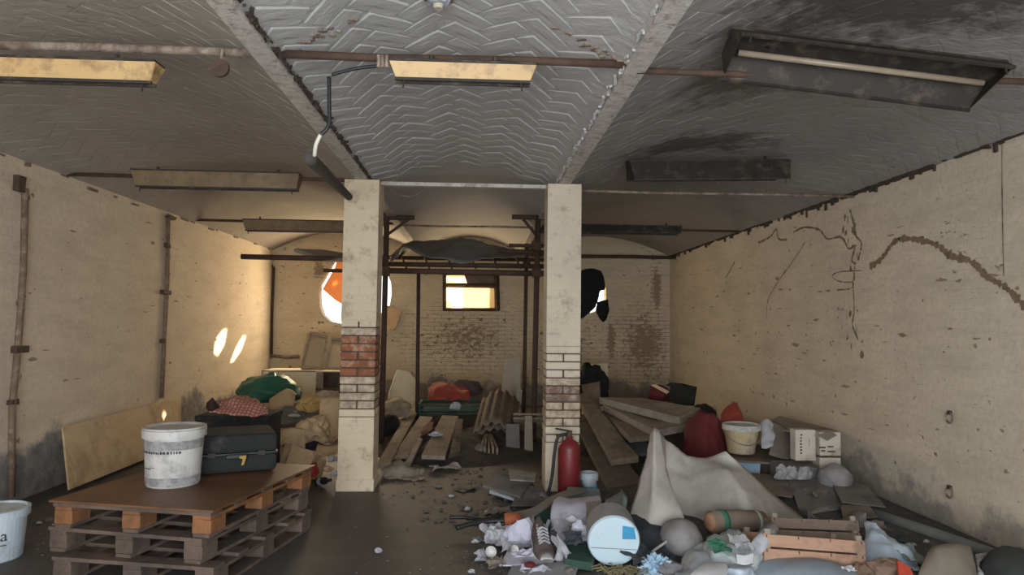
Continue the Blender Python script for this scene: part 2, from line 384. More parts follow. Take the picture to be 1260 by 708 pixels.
darkbrown = mat('dark_brown_crumble', (.075, .052, .036), (.045, .033, .025), .95, 14, 50, .6)
rubblem = mat('dusty_rubble', (.22, .20, .18), (.13, .12, .11), .95, 14, 40, .4)
glassm, nt, b, co = new('dirty_window_glass')
tr = nd(nt, 'ShaderNodeBsdfTranslucent'); tr.inputs[0].default_value = (.90, .80, .60, 1)
tp = nd(nt, 'ShaderNodeBsdfTransparent'); tp.inputs[0].default_value = (.9, .85, .7, 1)
ad = nd(nt, 'ShaderNodeMixShader'); nt.links.new(ramp(nt, noise_(nt, co, 3, 5), [(.3, 0.0), (.8, .02)]), ad.inputs[0])
nt.links.new(tr.outputs[0], ad.inputs[1]); nt.links.new(tp.outputs[0], ad.inputs[2])
nt.links.new(ad.outputs[0], nt.nodes['Material Output'].inputs[0])
glass2 = mat('brown_filmed_glass', (.78, .68, .48), (.70, .60, .42), .5, 3, 20, .05, trans=.75)
# check cloth in dull red and pink
checkm, nt, b, co = new('pink_check_cloth')
ck = nd(nt, 'ShaderNodeTexWave'); ck.inputs['Scale'].default_value = 9; nt.links.new(co, ck.inputs[0])
ck2 = nd(nt, 'ShaderNodeTexWave', bands_direction='Y'); ck2.inputs['Scale'].default_value = 9; nt.links.new(co, ck2.inputs[0])
c = mixc(nt, ramp(nt, math_(nt, 'MULTIPLY', ck.outputs[1], ck2.outputs[1]), [(.1, 0), (.4, 1)]), (.42, .12, .09), (.56, .36, .27))
nt.links.new(c, b.inputs['Base Color']); b.inputs['Roughness'].default_value = .9

# ------------------------------------------------------------------ structure
def struct(m, name, mt, parent=None, **k):
    return build(m, name, mt, parent, kind=None if parent else 'structure', origin=(0, 0, 0), **k)
struct(M().box(((XL+XR)/2, 5.5, -.06), (XR-XL+.8, 15.4, .12)), 'floor', M_floor)
wl = struct(M().box((XL-.15, 5.5, 1.5), (.3, 15.4, 3.0)), 'wall_left', M_left)
wr = struct(M().box((XR+.15, 5.5, 1.5), (.3, 15.4, 3.0)), 'wall_right', M_right)
# front wall with the wide open doorway behind the camera
m = M(); m.box((-3.2, YF-.15, 1.75), (1.1, .3, 3.5)); m.box((3.1, YF-.15, 1.75), (1.0, .3, 3.5)); m.box((0, YF-.15, 3.0), (5.4, .3, 1.0))
struct(m, 'wall_front', M_left)

# back wall with a window opening and two broken holes
def pxy(px, py): p = at(px, py, D); return (p.x, p.z)
win = [pxy(547, 336), pxy(613, 337), pxy(612, 382), pxy(546, 382)]
hole_l = [pxy(*p) for p in [(409, 322), (420, 318), (440, 320), (462, 326), (476, 336), (481, 348), (482, 362), (479, 378), (466, 388), (452, 395), (436, 400), (420, 399), (406, 396), (397, 388), (393, 376), (392, 362), (393, 350), (400, 338)]]
hole_r = [pxy(*p) for p in [(712, 342), (730, 340), (741, 344), (746, 356), (746, 368), (741, 378), (732, 384), (722, 386), (712, 384), (706, 362)]]
def vault_z(x):
    for a, b in ((XL, XA), (XA, XB), (XB, XR)):
        if a <= x <= b:
            t = (x-(a+b)/2)/((b-a)/2); return ZS + (.36 if (b-a) > 2 else .30)*(1-t*t)
    return ZS
bm = bmesh.new(); edges = []
def loop(pts):
    vs = [bm.verts.new((x, D, z)) for x, z in pts]
    for i in range(len(vs)): edges.append(bm.edges.new((vs[i], vs[(i+1) % len(vs)])))
loop([(XL-.3, -.1), (XR+.3, -.1), (XR+.3, 3.4), (XL-.3, 3.4)])
loop(win); loop(hole_l); loop(hole_r)
bmesh.ops.triangle_fill(bm, use_beauty=True, edges=edges)
g = bmesh.ops.extrude_face_region(bm, geom=list(bm.faces))
bmesh.ops.translate(bm, verts=[v for v in g['geom'] if isinstance(v, bmesh.types.BMVert)], vec=(0, .26, 0))
bmesh.ops.recalc_face_normals(bm, faces=bm.faces)
me = bpy.data.meshes.new('wall_back'); bm.to_mesh(me); bm.free(); me.materials.append(M_back)
wb = bpy.data.objects.new('wall_back', me); COL.objects.link(wb); wb['kind'] = 'structure'

# window: frame, transom, panes; lower left corner of the glass is missing
wn = thing('window_1', 'small iron-framed window with a bright dirty pane in the back wall', 'window', at(580, 382, D)); wn['kind'] = 'structure'; del wn['category']
def bar(px0, py0, px1, py1, r, name, Yb=D-.02, mt=rust):
    a, c_ = at(px0, py0, Yb), at(px1, py1, Yb); return build(M().tube([a, c_], r, 4), name, mt, wn)
bar(547, 338, 547, 381, .035, 'frame_side'); bar(611, 338, 612, 382, .05, 'frame_side')
bar(545, 381, 614, 381, .03, 'frame_sill'); bar(545, 351, 613, 352, .045, 'transom'); bar(545, 337, 613, 337, .03, 'frame_head')
build(M().quad([at(570, 353, D+.03), at(612, 353, D+.03), at(612, 381, D+.03), at(570, 381, D+.03)], .006), 'pane', glass2, wn)
build(M().quad([at(571, 338, D+.03), at(612, 338, D+.03), at(612, 350, D+.03), at(575, 350, D+.03)], .006), 'pane', card_d, wn)
build(M().quad([at(547, 353, D+.03), at(570, 353, D+.03), at(570, 381, D+.03), at(556, 381, D+.03), at(555, 372, D+.03), at(547, 369, D+.03)], .006), 'pane', glassm, wn)

build(M().quad([at(547, 338, D+.03), at(571, 338, D+.03), at(575, 350, D+.03), at(547, 350, D+.03)], .006), 'pane', glassm, wn)

# vaults: smooth barrel under each bay, with herringbone bricks in relief
def vault(a, b, mt, name):
    n = 28; m = M()
    m.grid(lambda u, v: V(a+(b-a)*u, YF-.3+(D+.3-YF+.3)*v, vault_z(min(max(a+(b-a)*u, a+1e-4), b-1e-4))+.003), n, 60)
    return struct(m, name, mt, smooth=True, solid=.0)
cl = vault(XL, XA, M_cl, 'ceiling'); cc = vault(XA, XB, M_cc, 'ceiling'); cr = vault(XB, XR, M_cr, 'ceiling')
# roof slab above the vaults keeps the sky out
struct(M().box(((XL+XR)/2, 5.5, 3.42), (XR-XL+.8, 15.6, .1)), 'trim_1', M_cc)
BL, BW = .30, .148
def herring(a, b, y0, y1):
    out = []; s = BW; q = math.sqrt(.5)
    for i in range(-60, 90):
        for j in range(-60, 90):
            # herringbone lattice of 2:1 bricks
            for k in (0, 1):
                if k == 0: cx, cy, ang = i*s+ 2*s*0 + s*1.0, j*s + s*.5, 0
                else: cx, cy, ang = i*s+s*.5, j*s+s*1.0, 90
                if (i - j) % 4 != (0 if k == 0 else 3): continue
                x = (cx-cy)*q; y = (cx+cy)*q
                xx = x + (a+b)/2; yy = y + y0 - .4
                if a+.04 < xx < b-.04 and y0 < yy < y1: out.append((xx, yy, math.radians(45+ang)))
    return out
def slope(x):
    e = 1e-3; return math.atan2(vault_z(x+e)-vault_z(x-e), 2*e)
sm = M().box((0, 0, 0), (BL-.007, BW-.007, .03)); slab = link_mesh('vault_brick', sm); slab.materials.append(M_cc)
def brick_obj(x, y, ang, rnd):
    o = bpy.data.objects.new('brick', slab); COL.objects.link(o); o.parent = cc
    mtx = Matrix.Translation((x, y, vault_z(x)+.0125-rnd.random()**3*.006)) @ Matrix.Rotation(-slope(x), 4, 'Y') @ Matrix.Rotation(ang+rnd.uniform(-.03, .03), 4, 'Z') @ Matrix.Rotation(rnd.uniform(-.02, .02)*rnd.random(), 4, 'X') @ Matrix.Rotation(rnd.uniform(-.01, .01), 4, 'Y')
    o.matrix_local = mtx
    md = o.modifiers.new('Bevel', 'BEVEL'); md.width = .009; md.segments = 1
rnd = random.Random(3)
hb = herring(XA+.03, XB-.03, 2.3, 6.9); hb.sort(key=lambda t: t[1])
for t in hb[:298]: brick_obj(*t, rnd)
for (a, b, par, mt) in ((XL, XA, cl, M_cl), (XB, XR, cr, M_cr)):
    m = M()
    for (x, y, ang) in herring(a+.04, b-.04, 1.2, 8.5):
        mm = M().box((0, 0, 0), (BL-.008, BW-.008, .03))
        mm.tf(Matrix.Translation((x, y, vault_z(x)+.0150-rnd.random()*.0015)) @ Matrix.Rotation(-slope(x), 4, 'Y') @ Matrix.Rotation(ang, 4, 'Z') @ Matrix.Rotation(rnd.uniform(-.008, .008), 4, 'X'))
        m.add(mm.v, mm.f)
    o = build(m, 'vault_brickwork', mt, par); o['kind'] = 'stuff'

# iron beams carrying the vaults
for x, lab in ((XA, 'whitewashed iron ceiling beam running to the left brick column'), (XB, 'whitewashed iron ceiling beam running to the right brick column')):
    t = thing('ceiling_beam', lab, 'beam', (x, 5.5, ZS), 'ceiling beams')
    build(M().box((x, 5.53, ZS+.006), (.105, 14.4, .022)), 'flange', M_beam, t, bevel=.004)
    build(M().box((x, 5.53, ZS+.09), (.02, 14.4, .16)), 'web', M_beam, t)
    mm = M()
    for s in (-1, 1):
        mm.grid(lambda u, v: V(x+s*(.04+.035*u+.010*noise.noise(V(x*3, v*60, u))), YF+14.3*v, ZS+.018+.045*u+.012*noise.noise(V(v*90, x, u*2))), 2, 220)
    build(mm, 'crumbling_skewback', M_cc if x < 0 else M_cc, t)

rr = random.Random(21)
for (bx, side, n, lab_) in ((XA, 1, 200, 'crumbled_edge'), (XB, -1, 120, 'crumbled_edge')):
    m = M()
    for k in range(n):
        y = rr.uniform(2.3, 6.4); sz = rr.uniform(.006, .02)
        m.box((bx+side*(.054+rr.uniform(0, .016)), y, ZS+.020+rr.uniform(0, .014)), (sz, sz*rr.uniform(1.5, 5), .014), (rr.uniform(-.5, .5), rr.uniform(-.5, .5), rr.uniform(-.4, .4)))
    o = build(m.jit(.008, 14, 2), lab_, darkbrown if side > 0 else M_cc, [q for q in COL.objects if q.name.startswith('ceiling_beam')][0 if side > 0 else 1]); o['kind'] = 'stuff'
m = M()
for (cx, w_) in ((XA+.22, .26), (XB-.22, .24)):
    for k in range(22):
        x = cx+rr.gauss(0, w_*.45)
        if XA+.07 < x < XB-.07: m.box((x, 3.43+rr.uniform(-.05, .05), vault_z(x)-.002), (rr.uniform(.015, .05), rr.uniform(.01, .022), .012), (rr.uniform(-.2, .2), rr.uniform(-.2, .2), rr.uniform(-.5, .5)))
o = build(m.jit(.006, 12, 2), 'broken_plaster', rust_w, cc); o['kind'] = 'stuff'

# ------------------------------------------------------------------ brick columns
def column(px, label, zones, mt):
    x = px; y = 6.41; W = .312; ch = .0725
    t = thing('brick_column', label, 'column', (x, y, 0), 'brick columns')
    n = int(ZS/ch); meshes = {}
    z0 = 0
    cfull = build(M().box((x, y, ZS/2), (W-.016, W-.016, ZS-.002)), 'mortar_core', mortar_p if False else mortar, t)
    build(M().box((x, y, (zones[0]+ZS)/2), (W-.002, W-.002, ZS-zones[0]-.004)), 'painted_mortar', mortar_p, t)
    build(M().box((x, y, (zones[4]-.12)/2+.001), (W-.002, W-.002, zones[4]-.13)), 'painted_mortar', mortar_p, t)
    rr = random.Random(int(abs(px)*100))
    for i in range(n+1):
        zc = i*ch+ch/2
        if i*ch+ch > ZS: 
            h = ZS-i*ch
            if h < .02: break
            zc = i*ch+h/2
        else: h = ch
        j = .010 if zones[4]-.12 < zc < zones[0] else .0012
        if zones[1] < zc < zones[2]: mm = redbrick if px < 0 else brownbrick
        elif zones[2] <= zc < zones[3] or zones[4] < zc <= zones[1]: mm = halfbrick
        else: mm = mt
        for s in (-1, 1):
            alt = i % 2
            size = ((W-j)/2-j/2, W, h-j) if alt == 0 else (W, (W-j)/2-j/2, h-j)
            key = (alt, round(j, 4), round(h, 3), mm.name)
            if key not in meshes:
                me = link_mesh('column_brick', M().box((0, 0, 0), size)); me.materials.append(mm); meshes[key] = me
            o = bpy.data.objects.new('brick', meshes[key]); COL.objects.link(o); o.parent = t
            off = (s*(W+j)/4*1.0, 0) if alt == 0 else (0, s*(W+j)/4)
            jj = 1 if j > .005 else .1
            o.location = (off[0]+rr.uniform(-.002, .002)*jj, off[1]+rr.uniform(-.0025, .0025)*jj, zc)
            o.rotation_euler = (0, 0, rr.uniform(-.006, .006)*jj)
            bv = o.modifiers.new('Bevel', 'BEVEL'); bv.width = .005 if j > .005 else .0015; bv.segments = 1
    return t
column(XA, 'whitewashed brick column with a bare red brick band, left of the two', (1.50, .98, 1.38, 1.46, .74), paintbrick)
column(XB, 'whitewashed brick column behind the red fire extinguisher, right of the two', (1.30, .78, .95, 1.02, .55), paintbrick2)
build(M().box((XA, 6.41, .055), (.335, .335, .11)), 'column_footing', paintbrick, label='low whitewashed plinth around the left brick column', cat='plinth', bevel=.01)

# iron tie rods under the vaults
rods = [(3.43, 'front', 68, 78, 92), (6.41, 'second', 216, 224, 232), (9.25, 'third', 272, 275, 282)]
def rod(a, b, y, z, r, label, mt):
    return build(M().tube([V(a, y, z), V(a*.7+b*.3, y, z-.006), V(a*.3+b*.7, y, z+.004), V(b, y, z)], r, 8), 'tie_rod', mt, label=label, cat='tie rod', group='iron tie rods under the vaults', smooth=True)
rod(XL-.02, XA-.01, 3.43, 2.83, .022, 'rusty iron tie rod above the yellowed lamp at the left edge', rust_w)
rod(XA+.01, XB-.01, 3.43, 2.83, .022, 'rusty iron tie rod carrying the short yellowed lamp between the beams', rust)
rod(XB+.01, XR+.02, 3.43, 2.80, .018, 'thin tie rod beside the broken hanging lamp nearest the camera', rust)
rod(XL-.02, XA-.1, 6.41, 2.81, .018, 'brown tie rod from left wall to left column top', rust)
build(M().box((-.1375, 6.41, 2.785), (XB-XA-.31, .06, .035)), 'tie_bar', M_beam, label='thin whitewashed bar joining the tops of the two columns', cat='tie bar', bevel=.004)
rod(XB+.1, XR+.02, 6.41, 2.76, .014, 'thin tie rod from right column top to right wall', rust_w)
rod(XL-.02, XA-.02, 9.25, 2.82, .018, 'far tie rod above the lamp behind the left column', rust)
rod(XA+.02, XB-.02, 9.25, 2.80, .014, 'pale tie rod under the vault behind the two columns', rust_w)
rod(XB+.02, XR+.02, 9.25, 2.80, .016, 'far tie rod behind the right column', rust)
rod(XB+.02, XR+.02, 12.4, 2.74, .032, 'dark iron bar crossing below the vault at the back wall, right bay', rust)

# ------------------------------------------------------------------ fluorescent lamps
def lamp(c, L, wid, h, mt, label, tubes=2, rot=(0, 0, 0), lip=dark_metal, hooks=True, open_=True):
    t = thing('fluorescent_lamp', label, 'lamp', c, 'fluorescent lamps')
    c = Vector(c); top = wid*.55 if open_ else wid*1.7; wid = wid if open_ else wid*.8
    R = lambda m: m.rot(rot, c)
    sh = M(); th = .004
    for s in (-1, 1):   # sloping sides of the trough
        sh.quad([c+V(-L/2, s*top/2, 0), c+V(L/2, s*top/2, 0), c+V(L/2-.03, s*wid/2, -h), c+V(-L/2+.03, s*wid/2, -h)], th)
    build(R(sh), 'side_panel', mt, t)
    sp_ = build(R(M().box(c+V(0, 0, .006), (L, top+.01, .012))), 'spine', lip, t)
    for s in (-1, 1):
        build(R(M().quad([c+V(s*L/2, -top/2, 0), c+V(s*L/2, top/2, 0), c+V(s*(L/2-.03), wid/2, -h), c+V(s*(L/2-.03), -wid/2, -h)], th)), 'end_cap', mt, t)
        build(R(M().box(c+V(0, s*wid/2, -h-.006), (L-.05, .014, .014))), 'lip', lip, t)
    for k in range(tubes):
        yy = (k-(tubes-1)/2)*wid*.45
        build(R(M().tube([c+V(-L/2+.06, yy, -h*.65), c+V(L/2-.06, yy, -h*.65)], .016, 8)), 'tube', tube_glass, t, smooth=True)
    if hooks:
        for s in (-1, 1):
            build(R(M().tube([c+V(s*(L/2-.07), -wid/2, -h), c+V(s*(L/2-.065), -wid/2, -h-.05)], .005, 5)), 'hook', lip, sp_)
            build(R(M().tube([c+V(s*(L/2-.2), 0, .0), c+V(s*(L/2-.2), 0, .05)], .012, 6)), 'clamp', lip, sp_)
    return t
def mid(x0, x1, y, Y): return at((x0+x1)/2, y, Y)
def ln(x0, x1, Y): return (x1-x0)*Y/F
lamp(mid(-130, 190, 76, 3.35), ln(-130, 190, 3.35), .06, .085, cream_metal, 'long yellowed fluorescent lamp cut by the left edge', open_=False)
lamp(mid(480, 660, 82, 3.36), ln(480, 660, 3.36), .06, .072, cream_metal, 'short yellowed fluorescent lamp between the two beams', open_=False)
lamp(mid(170, 368, 214, 6.33), ln(170, 368, 6.33), .10, .13, brown_metal, 'brownish fluorescent lamp left of the left column top', open_=False)
lamp(mid(303, 470, 273, 9.2), ln(303, 470, 9.2), .10, .13, brown_metal, 'dull fluorescent lamp partly hidden behind the left column', open_=False)
lamp(mid(660, 840, 278, 9.2), ln(660, 840, 9.2), .22, .09, dark_metal, 'dark fluorescent lamp partly hidden behind the right column')
lamp(mid(768, 973, 199, 6.2), ln(768, 973, 6.2), .30, .16, dark_metal, 'sooty black fluorescent lamp right of the right column top', rot=(.15, -.035, .02))
t = lamp(mid(910, 1205, 72, 3.25), 1.30, .34, .085, dark_metal, 'broken sooty lamp hanging askew under the blackened vault', rot=(-.30, .135, -.10), tubes=1)

# ceiling fittings
p = at(271, 84, 3.38)
t = thing('junction_box', 'round rust-brown disc hanging from the left tie rod', 'ceiling fitting', p)
build(M().tube([p+V(0, -.012, 0), p+V(0, .012, 0)], .043, 20), 'disc', rust, t)
build(M().tube([p, p+V(0, .02, .10)], .008, 6), 'stem', rust_w, t)
p = at(539, 24, 3.3); p.z = vault_z(p.x)-.012
t = thing('ceiling_socket', 'broken white ceiling socket in the central vault', 'ceiling fitting', p)
build(blob(p+V(0, 0, -.03), (.11, .10, .045), .3, 2.5, 4, 3), 'plaster_patch', paper, t)
build(M().tube([p+V(-.07, 0, -.003), p+V(.07, .01, -.003)], .011, 6), 'wire_stub', rust, t)
build(M().lathe([(.022, -.05), (.026, -.03), (.022, -.01)], 14, p), 'socket', mat('ivory', (.62, .55, .42)), t)
# cable drop and lagged pipe
a = at(480, 75, 3.3)
t = thing('ceiling_cable', 'black cable dropping from the central tie rod across the left beam', 'cable', at(405, 190, 3.3))
build(M().tube(catmull([at(478, 80, 3.38), at(440, 84, 3.36), at(408, 92, 3.34)], 5), .009, 6), 'cable', black, t, smooth=True)
build(M().tube(catmull([at(405, 95, 3.34), at(405, 120, 3.34), at(405, 150, 3.34), at(401, 160, 3.34), at(394, 166, 3.34)], 5), .010, 6), 'cable', black, t, smooth=True)
build(M().tube(catmull([at(395, 165, 3.34), at(389, 178, 3.36), at(387, 192, 3.4)], 5), .010, 6), 'bare_end', mat('white_insulation', (.72, .68, .60)), t, smooth=True)
build(M().tube(catmull([at(380, 194, 3.4), at(400, 213, 4.3), at(420, 233, 5.6), at(430, 243, 6.3)], 5), .034, 10), 'lagged_pipe', mat('dark_pipe_lagging', (.075, .062, .05), (.05, .042, .036), .9), label='dark lagged pipe rising to the top of the left column', cat='pipe', smooth=True)
t = thing('cable_clamp', 'ring clamp at the left end of the central lamp', 'clamp', at(471, 76, 3.4))
for dx in (-5, 0, 5): build(M().tube([at(471+dx, 68, 3.36), at(471+dx, 83, 3.36)], .010, 6), 'ring', rust_w, t)
t = thing('ceiling_cable', 'pale loose wire sagging under the vault behind the left column', 'cable', at(510, 240, 7))
build(M().tube(catmull([at(475, 230, 7), at(488, 238, 7), at(505, 242, 7), at(522, 234, 7), at(538, 222, 7)], 5), .006, 5), 'wire', rust_w, t)

# wall conduits on the left wall
conduit_m = mat('rusty_conduit', (.27, .185, .115), (.15, .10, .065), .85, 14, 40, .4, (.42, .34, .25), .3, 12)
def conduit(pts, r, label, X=XL+.025, mt=conduit_m, extra=()):
    P = [atx(px, py, X) for px, py in pts]
    t = thing('wall_conduit', label, 'conduit', P[-1])
    build(M().tube(P, r, 8), 'pipe', mt, t, smooth=True)
    for (px, py, hw, hh, nm, m2) in extra:
        c_ = atx(px, py, X); build(M().box(c_+V(.0, 0, 0), (.05, hw, hh)).jit(.01, 15, px), nm, m2, t, bevel=.006)
    return t
conduit([(31, 232), (29, 330), (22, 430), (15, 500), (14, 612)], .026, 'rusty conduit down the left wall nearest the camera', extra=[(24, 226, .10, .13, 'junction_box', rust), (25, 430, .16, .06, 'bracket', rust), (16, 495, .09, .04, 'bracket', rust)])
conduit([(207, 268), (206, 350), (202, 420), (199, 490)], .024, 'flaking conduit halfway along the left wall', extra=[(204, 360, .22, .05, 'bracket', rust), (206, 302, .08, .06, 'coupling', rust), (210, 268, .20, .04, 'bracket', rust), (200, 420, .06, .05, 'coupling', rust)])
c_ = [at(337, 330, D-.04), at(335, 380, D-.04), at(334, 440, D-.04)]
t = thing('wall_conduit', 'thin rusty pipe with elbow in the back left corner', 'conduit', c_[-1])
build(M().tube([at(327, 318, D-.1)]+c_, .022, 8), 'pipe', rust, t, smooth=True)
build(M().tube([at(334, 438, D-.04), at(352, 440, D-.06), at(368, 439, D-.06)], .03, 8), 'elbow', rust_w, t, smooth=True)
# torn strips of cornice where right wall meets the vault
m = M(); rr = random.Random(5); k = 0
y = 2.2
while y < 12.7:
    L_ = rr.uniform(.05, .35); hh = rr.uniform(.02, .05)
    m.box((XR-.012, y+L_/2, ZS+.035-hh/2+rr.uniform(-.012, .012)), (.03, L_, hh)); y += L_*rr.uniform(.9, 1.15)
for k in range(150):
    y = 2.2+10.4*rr.random(); hh = rr.uniform(.02, .11)*rr.random(); m.box((XR-.008, y, ZS+.03-hh/2), (.02, rr.uniform(.01, .05), hh+.03))
m.box((XR-.006, 7.4, ZS+.03), (.016, 10.6, .02))
m.jit(.012, 9, 3)
struct(m, 'trim_2', darkbrown)
m = M(); y = 3.0
while y < 12.5:
    L_ = rr.uniform(.05, .22)
    m.box((XL+.006, y+L_/2, ZS-.02+rr.uniform(-.025, .02)), (.016, L_, rr.uniform(.012, .035))); y += L_+rr.uniform(.05, .75)
m.jit(.012, 9, 4)
struct(m, 'trim_3', crackm)

# wandering channels chased into the right wall (bare render showing)
def channel(pts, wd, name, seed):
    P = catmull([atx(px, py, XR-.004) for px, py in pts], 9); m = M(); n = len(P)
    wds = [wd*(.5+.9*abs(noise.noise(V(i*.35, seed, 0)))+.7*noise.noise(V(i*1.37, seed, 3))) for i in range(n)]
    P = [p+V(0, 0, wd*.5*noise.noise(V(i*.9, seed, 7))) for i, p in enumerate(P)]
    for i in range(n-1):
        tdir = (P[i+1]-P[i]).normalized(); nrm = V(0, -tdir.z, tdir.y)
        tdir2 = (P[min(i+2, n-1)]-P[i+1]).normalized() if i+2 < n else tdir; nrm2 = V(0, -tdir2.z, tdir2.y)
        m.add([P[i]+nrm*wds[i], P[i]-nrm*wds[i], P[i+1]-nrm2*wds[i+1], P[i+1]+nrm2*wds[i+1]], [(0, 1, 2, 3)])
    return build(m, name, crackm, wr)
channel([(1070, 329), (1085, 318), (1098, 300), (1110, 294), (1135, 296), (1155, 303), (1170, 315), (1195, 322), (1215, 341), (1235, 352), (1252, 368), (1275, 392)], .038, 'chased_channel', 1)
channel([(976, 286), (990, 280), (1008, 283), (1018, 294), (1035, 292), (1044, 306), (1052, 303), (1048, 320), (1053, 325)], .017, 'chased_channel', 2)
channel([(933, 299), (948, 291), (955, 282), (958, 294), (968, 295)], .017, 'chased_channel', 3)
channel([(1060, 333), (1032, 335), (1024, 341), (1035, 347), (1049, 348), (1047, 355), (1030, 357)], .009, 'chased_channel', 4)
channel([(991, 298), (975, 322), (955, 350), (945, 370), (943, 388)], .008, 'chased_channel', 5)
channel([(1046, 258), (1050, 275), (1053, 290), (1060, 300), (1056, 320)], .020, 'chased_channel', 6)
channel([(1049, 345), (1051, 380), (1049, 400), (1056, 418)], .012, 'chased_channel', 7)
channel([(1233, 165), (1233, 230), (1234, 300), (1235, 340)], .006, 'chased_channel', 8)
channel([(893, 342), (900, 330), (904, 322)], .014, 'chased_channel', 9)
# small chips out of the paint
def chips(par, fn, n, seed, name, mt, smin=.012, smax=.05):
    rr = random.Random(seed); m = M()
    for i in range(n):
        c_, ax1, ax2 = fn(rr); s1 = rr.uniform(smin, smax); s2 = s1*rr.choice((.15, .22, .3, .45, .7, .9))*(.3 if 'scratch' in name else 1); k = rr.randint(8, 13)
        vs = [c_+ax1*s1*math.cos(a)*(1+rr.uniform(-.6, .4))+ax2*s2*math.sin(a)*(1+rr.uniform(-.6, .5)) for a in [2*math.pi*q/k for q in range(k)]]
        m.add(vs, [tuple(range(k))])
    o = build(m, name, mt, par); o['kind'] = 'stuff'; return o
chips(wr, lambda r: (V(XR-.003, r.uniform(4.2, 12.6), r.triangular(.3, 2.7, 1.1)), V(0, 1, 0), V(0, 0, 1)), 190, 11, 'paint_chips', chipm, .005, .022)
chips(wl, lambda r: (V(XL+.003, r.uniform(4.6, 12.6), r.uniform(.8, 2.7)), V(0, 1, 0), V(0, 0, 1)), 45, 12, 'paint_chips', crackm, .006, .028)
chips(wb, lambda r: (V(r.uniform(XL, XR), D-.003, r.uniform(.5, 1.6)), V(1, 0, 0), V(0, 0, 1)), 150, 13, 'paint_chips', crackm, .01, .04)
chips(wr, lambda r: (V(XR-.0035, r.uniform(4.2, 12.6), r.choice([.072*k for k in range(6, 34)])+r.uniform(-.01, .01)), V(0, 1, 0), V(0, 0, 1)), 110, 31, 'paint_scratches', chipm, .03, .08)
chips(wr, lambda r: (V(XR-.0035, r.gauss(atx(1050, 330, XR).y, .10), r.uniform(1.2, 2.6)), V(0, 0, 1), V(0, 1, 0)), 26, 32, 'paint_chips', crackm, .012, .045)
chips(wr, lambda r: (V(XR-.0035, r.uniform(4.3, 8.5), r.gauss(.75, .3)), V(0, .6, .8), V(0, .8, -.6)), 36, 34, 'paint_chips', crackm, .006, .02)
chips(wl, lambda r: (V(XL+.0035, r.uniform(4.6, 12.5), r.choice([.072*k for k in range(12, 37)])), V(0, 1, 0), V(0, 0, 1)), 46, 33, 'paint_scratches', chipm, .02, .07)
for yy, zlo in ((atx(29, 330, XL).y, .3), (atx(206, 350, XL).y, .9)):
    chips(wl, lambda r: (V(XL+.003, r.gauss(yy, .05), r.uniform(zlo, 2.6)), V(0, 0, 1), V(0, 1, 0)), 20, int(yy*10), 'paint_chips', chipm, .01, .035)
# iron rings on the right wall
for (px, py, lab) in ((1168, 513, 'iron ring stub in right wall, upper of the two'), (1168, 605, 'iron ring stub in right wall, lower of the two')):
    p = atx(px, py, XR-.012)
    t = thing('wall_ring', lab, 'wall fitting', p, 'iron rings on the right wall')
    build(M().tube([p+V(0, .035*math.cos(a), -.01+.04*math.sin(a)) for a in [2*math.pi*k/14 for k in range(15)]], .007, 6, False), 'ring', rust_w, t, smooth=True)
    build(M().box(p+V(.005, 0, .03), (.025, .035, .03)), 'bolt', darkbrown, t, bevel=.005)

# ------------------------------------------------------------------ back holes: orange panel, dark rag
P = [at(397, 356, D+.18), at(412, 330, D+.18), at(416, 316, D+.18), at(462, 318, D+.18), at(462, 348, D+.18), at(429, 350, D+.18), at(427, 378, D+.18), at(412, 369, D+.18)]
# cream wall added outside to block the sun, gaps shaped for its patches
YN = D+3.0
def back(px, py):
    q = atx(px, py, XL); k = (YN-q.y)
    return (q.x-SUN[0]*k, q.z-SUN[2]*k)
bm = bmesh.new(); edges = []
def loop2(pts):
    vs = [bm.verts.new((x, YN, z)) for x, z in pts]
    for i in range(len(vs)): edges.append(bm.edges.new((vs[i], vs[(i+1) % len(vs)])))
loop2([(-1.75, -.1), (.55, -.1), (.55, 3.6), (-1.75, 3.6)])
loop2([back(*q) for q in ((263, 434), (268, 438), (276, 424), (279, 406), (274, 406), (265, 418))])
loop2([back(*q) for q in ((283, 446), (287, 445), (297, 431), (303, 413), (298, 414), (289, 430))])
loop2([back(*q) for q in ((299.5, 378), (303, 378), (303, 383), (299.5, 383))])
bmesh.ops.triangle_fill(bm, use_beauty=True, edges=edges)
g = bmesh.ops.extrude_face_region(bm, geom=list(bm.faces)); bmesh.ops.translate(bm, verts=[v for v in g['geom'] if isinstance(v, bmesh.types.BMVert)], vec=(0, .02, 0))
bmesh.ops.recalc_face_normals(bm, faces=bm.faces)
me = bpy.data.meshes.new('sun_mask_wall'); bm.to_mesh(me); bm.free(); me.materials.append(mat('sun_mask_cream', (.72, .62, .45), (.66, .56, .40), .9))
o = bpy.data.objects.new('sun_mask_wall', me); COL.objects.link(o); o['kind'] = 'structure'
struct(M().box((0, D+4.2, -.06), (12, 7.8, .1)), 'trim_4', mat('pale_yard', (.42, .38, .32), (.34, .31, .26), .9))
build(M().quad(P, .01, V(0, -1, 0)), 'orange_sheet', orange, label='glowing orange panel in the broken hole left of the left column', cat='panel')
build(M().tube([at(398, 333, D-.03), at(462, 334, D-.03)], .035, 4), 'iron_bar', rust, label='short dark bar across the orange hole', cat='bar')
m = drape([[at(708, 336, D-.05), at(724, 331, D-.07), at(738, 334, D-.06), at(744, 341, D-.05)],
           [at(706, 352, D-.07), at(722, 350, D-.10), at(737, 352, D-.09), at(744, 356, D-.07)],
           [at(706, 366, D-.07), at(719, 364, D-.09), at(735, 362, D-.09), at(739, 358, D-.07)],
           [at(706, 382, D-.06), at(717, 381, D-.09), at(731, 372, D-.08), at(736, 366, D-.07)],
           [at(706, 398, D-.05), at(716, 392, D-.08), at(727, 384, D-.08), at(733, 377, D-.07)]], 5, .02, 6, 2)
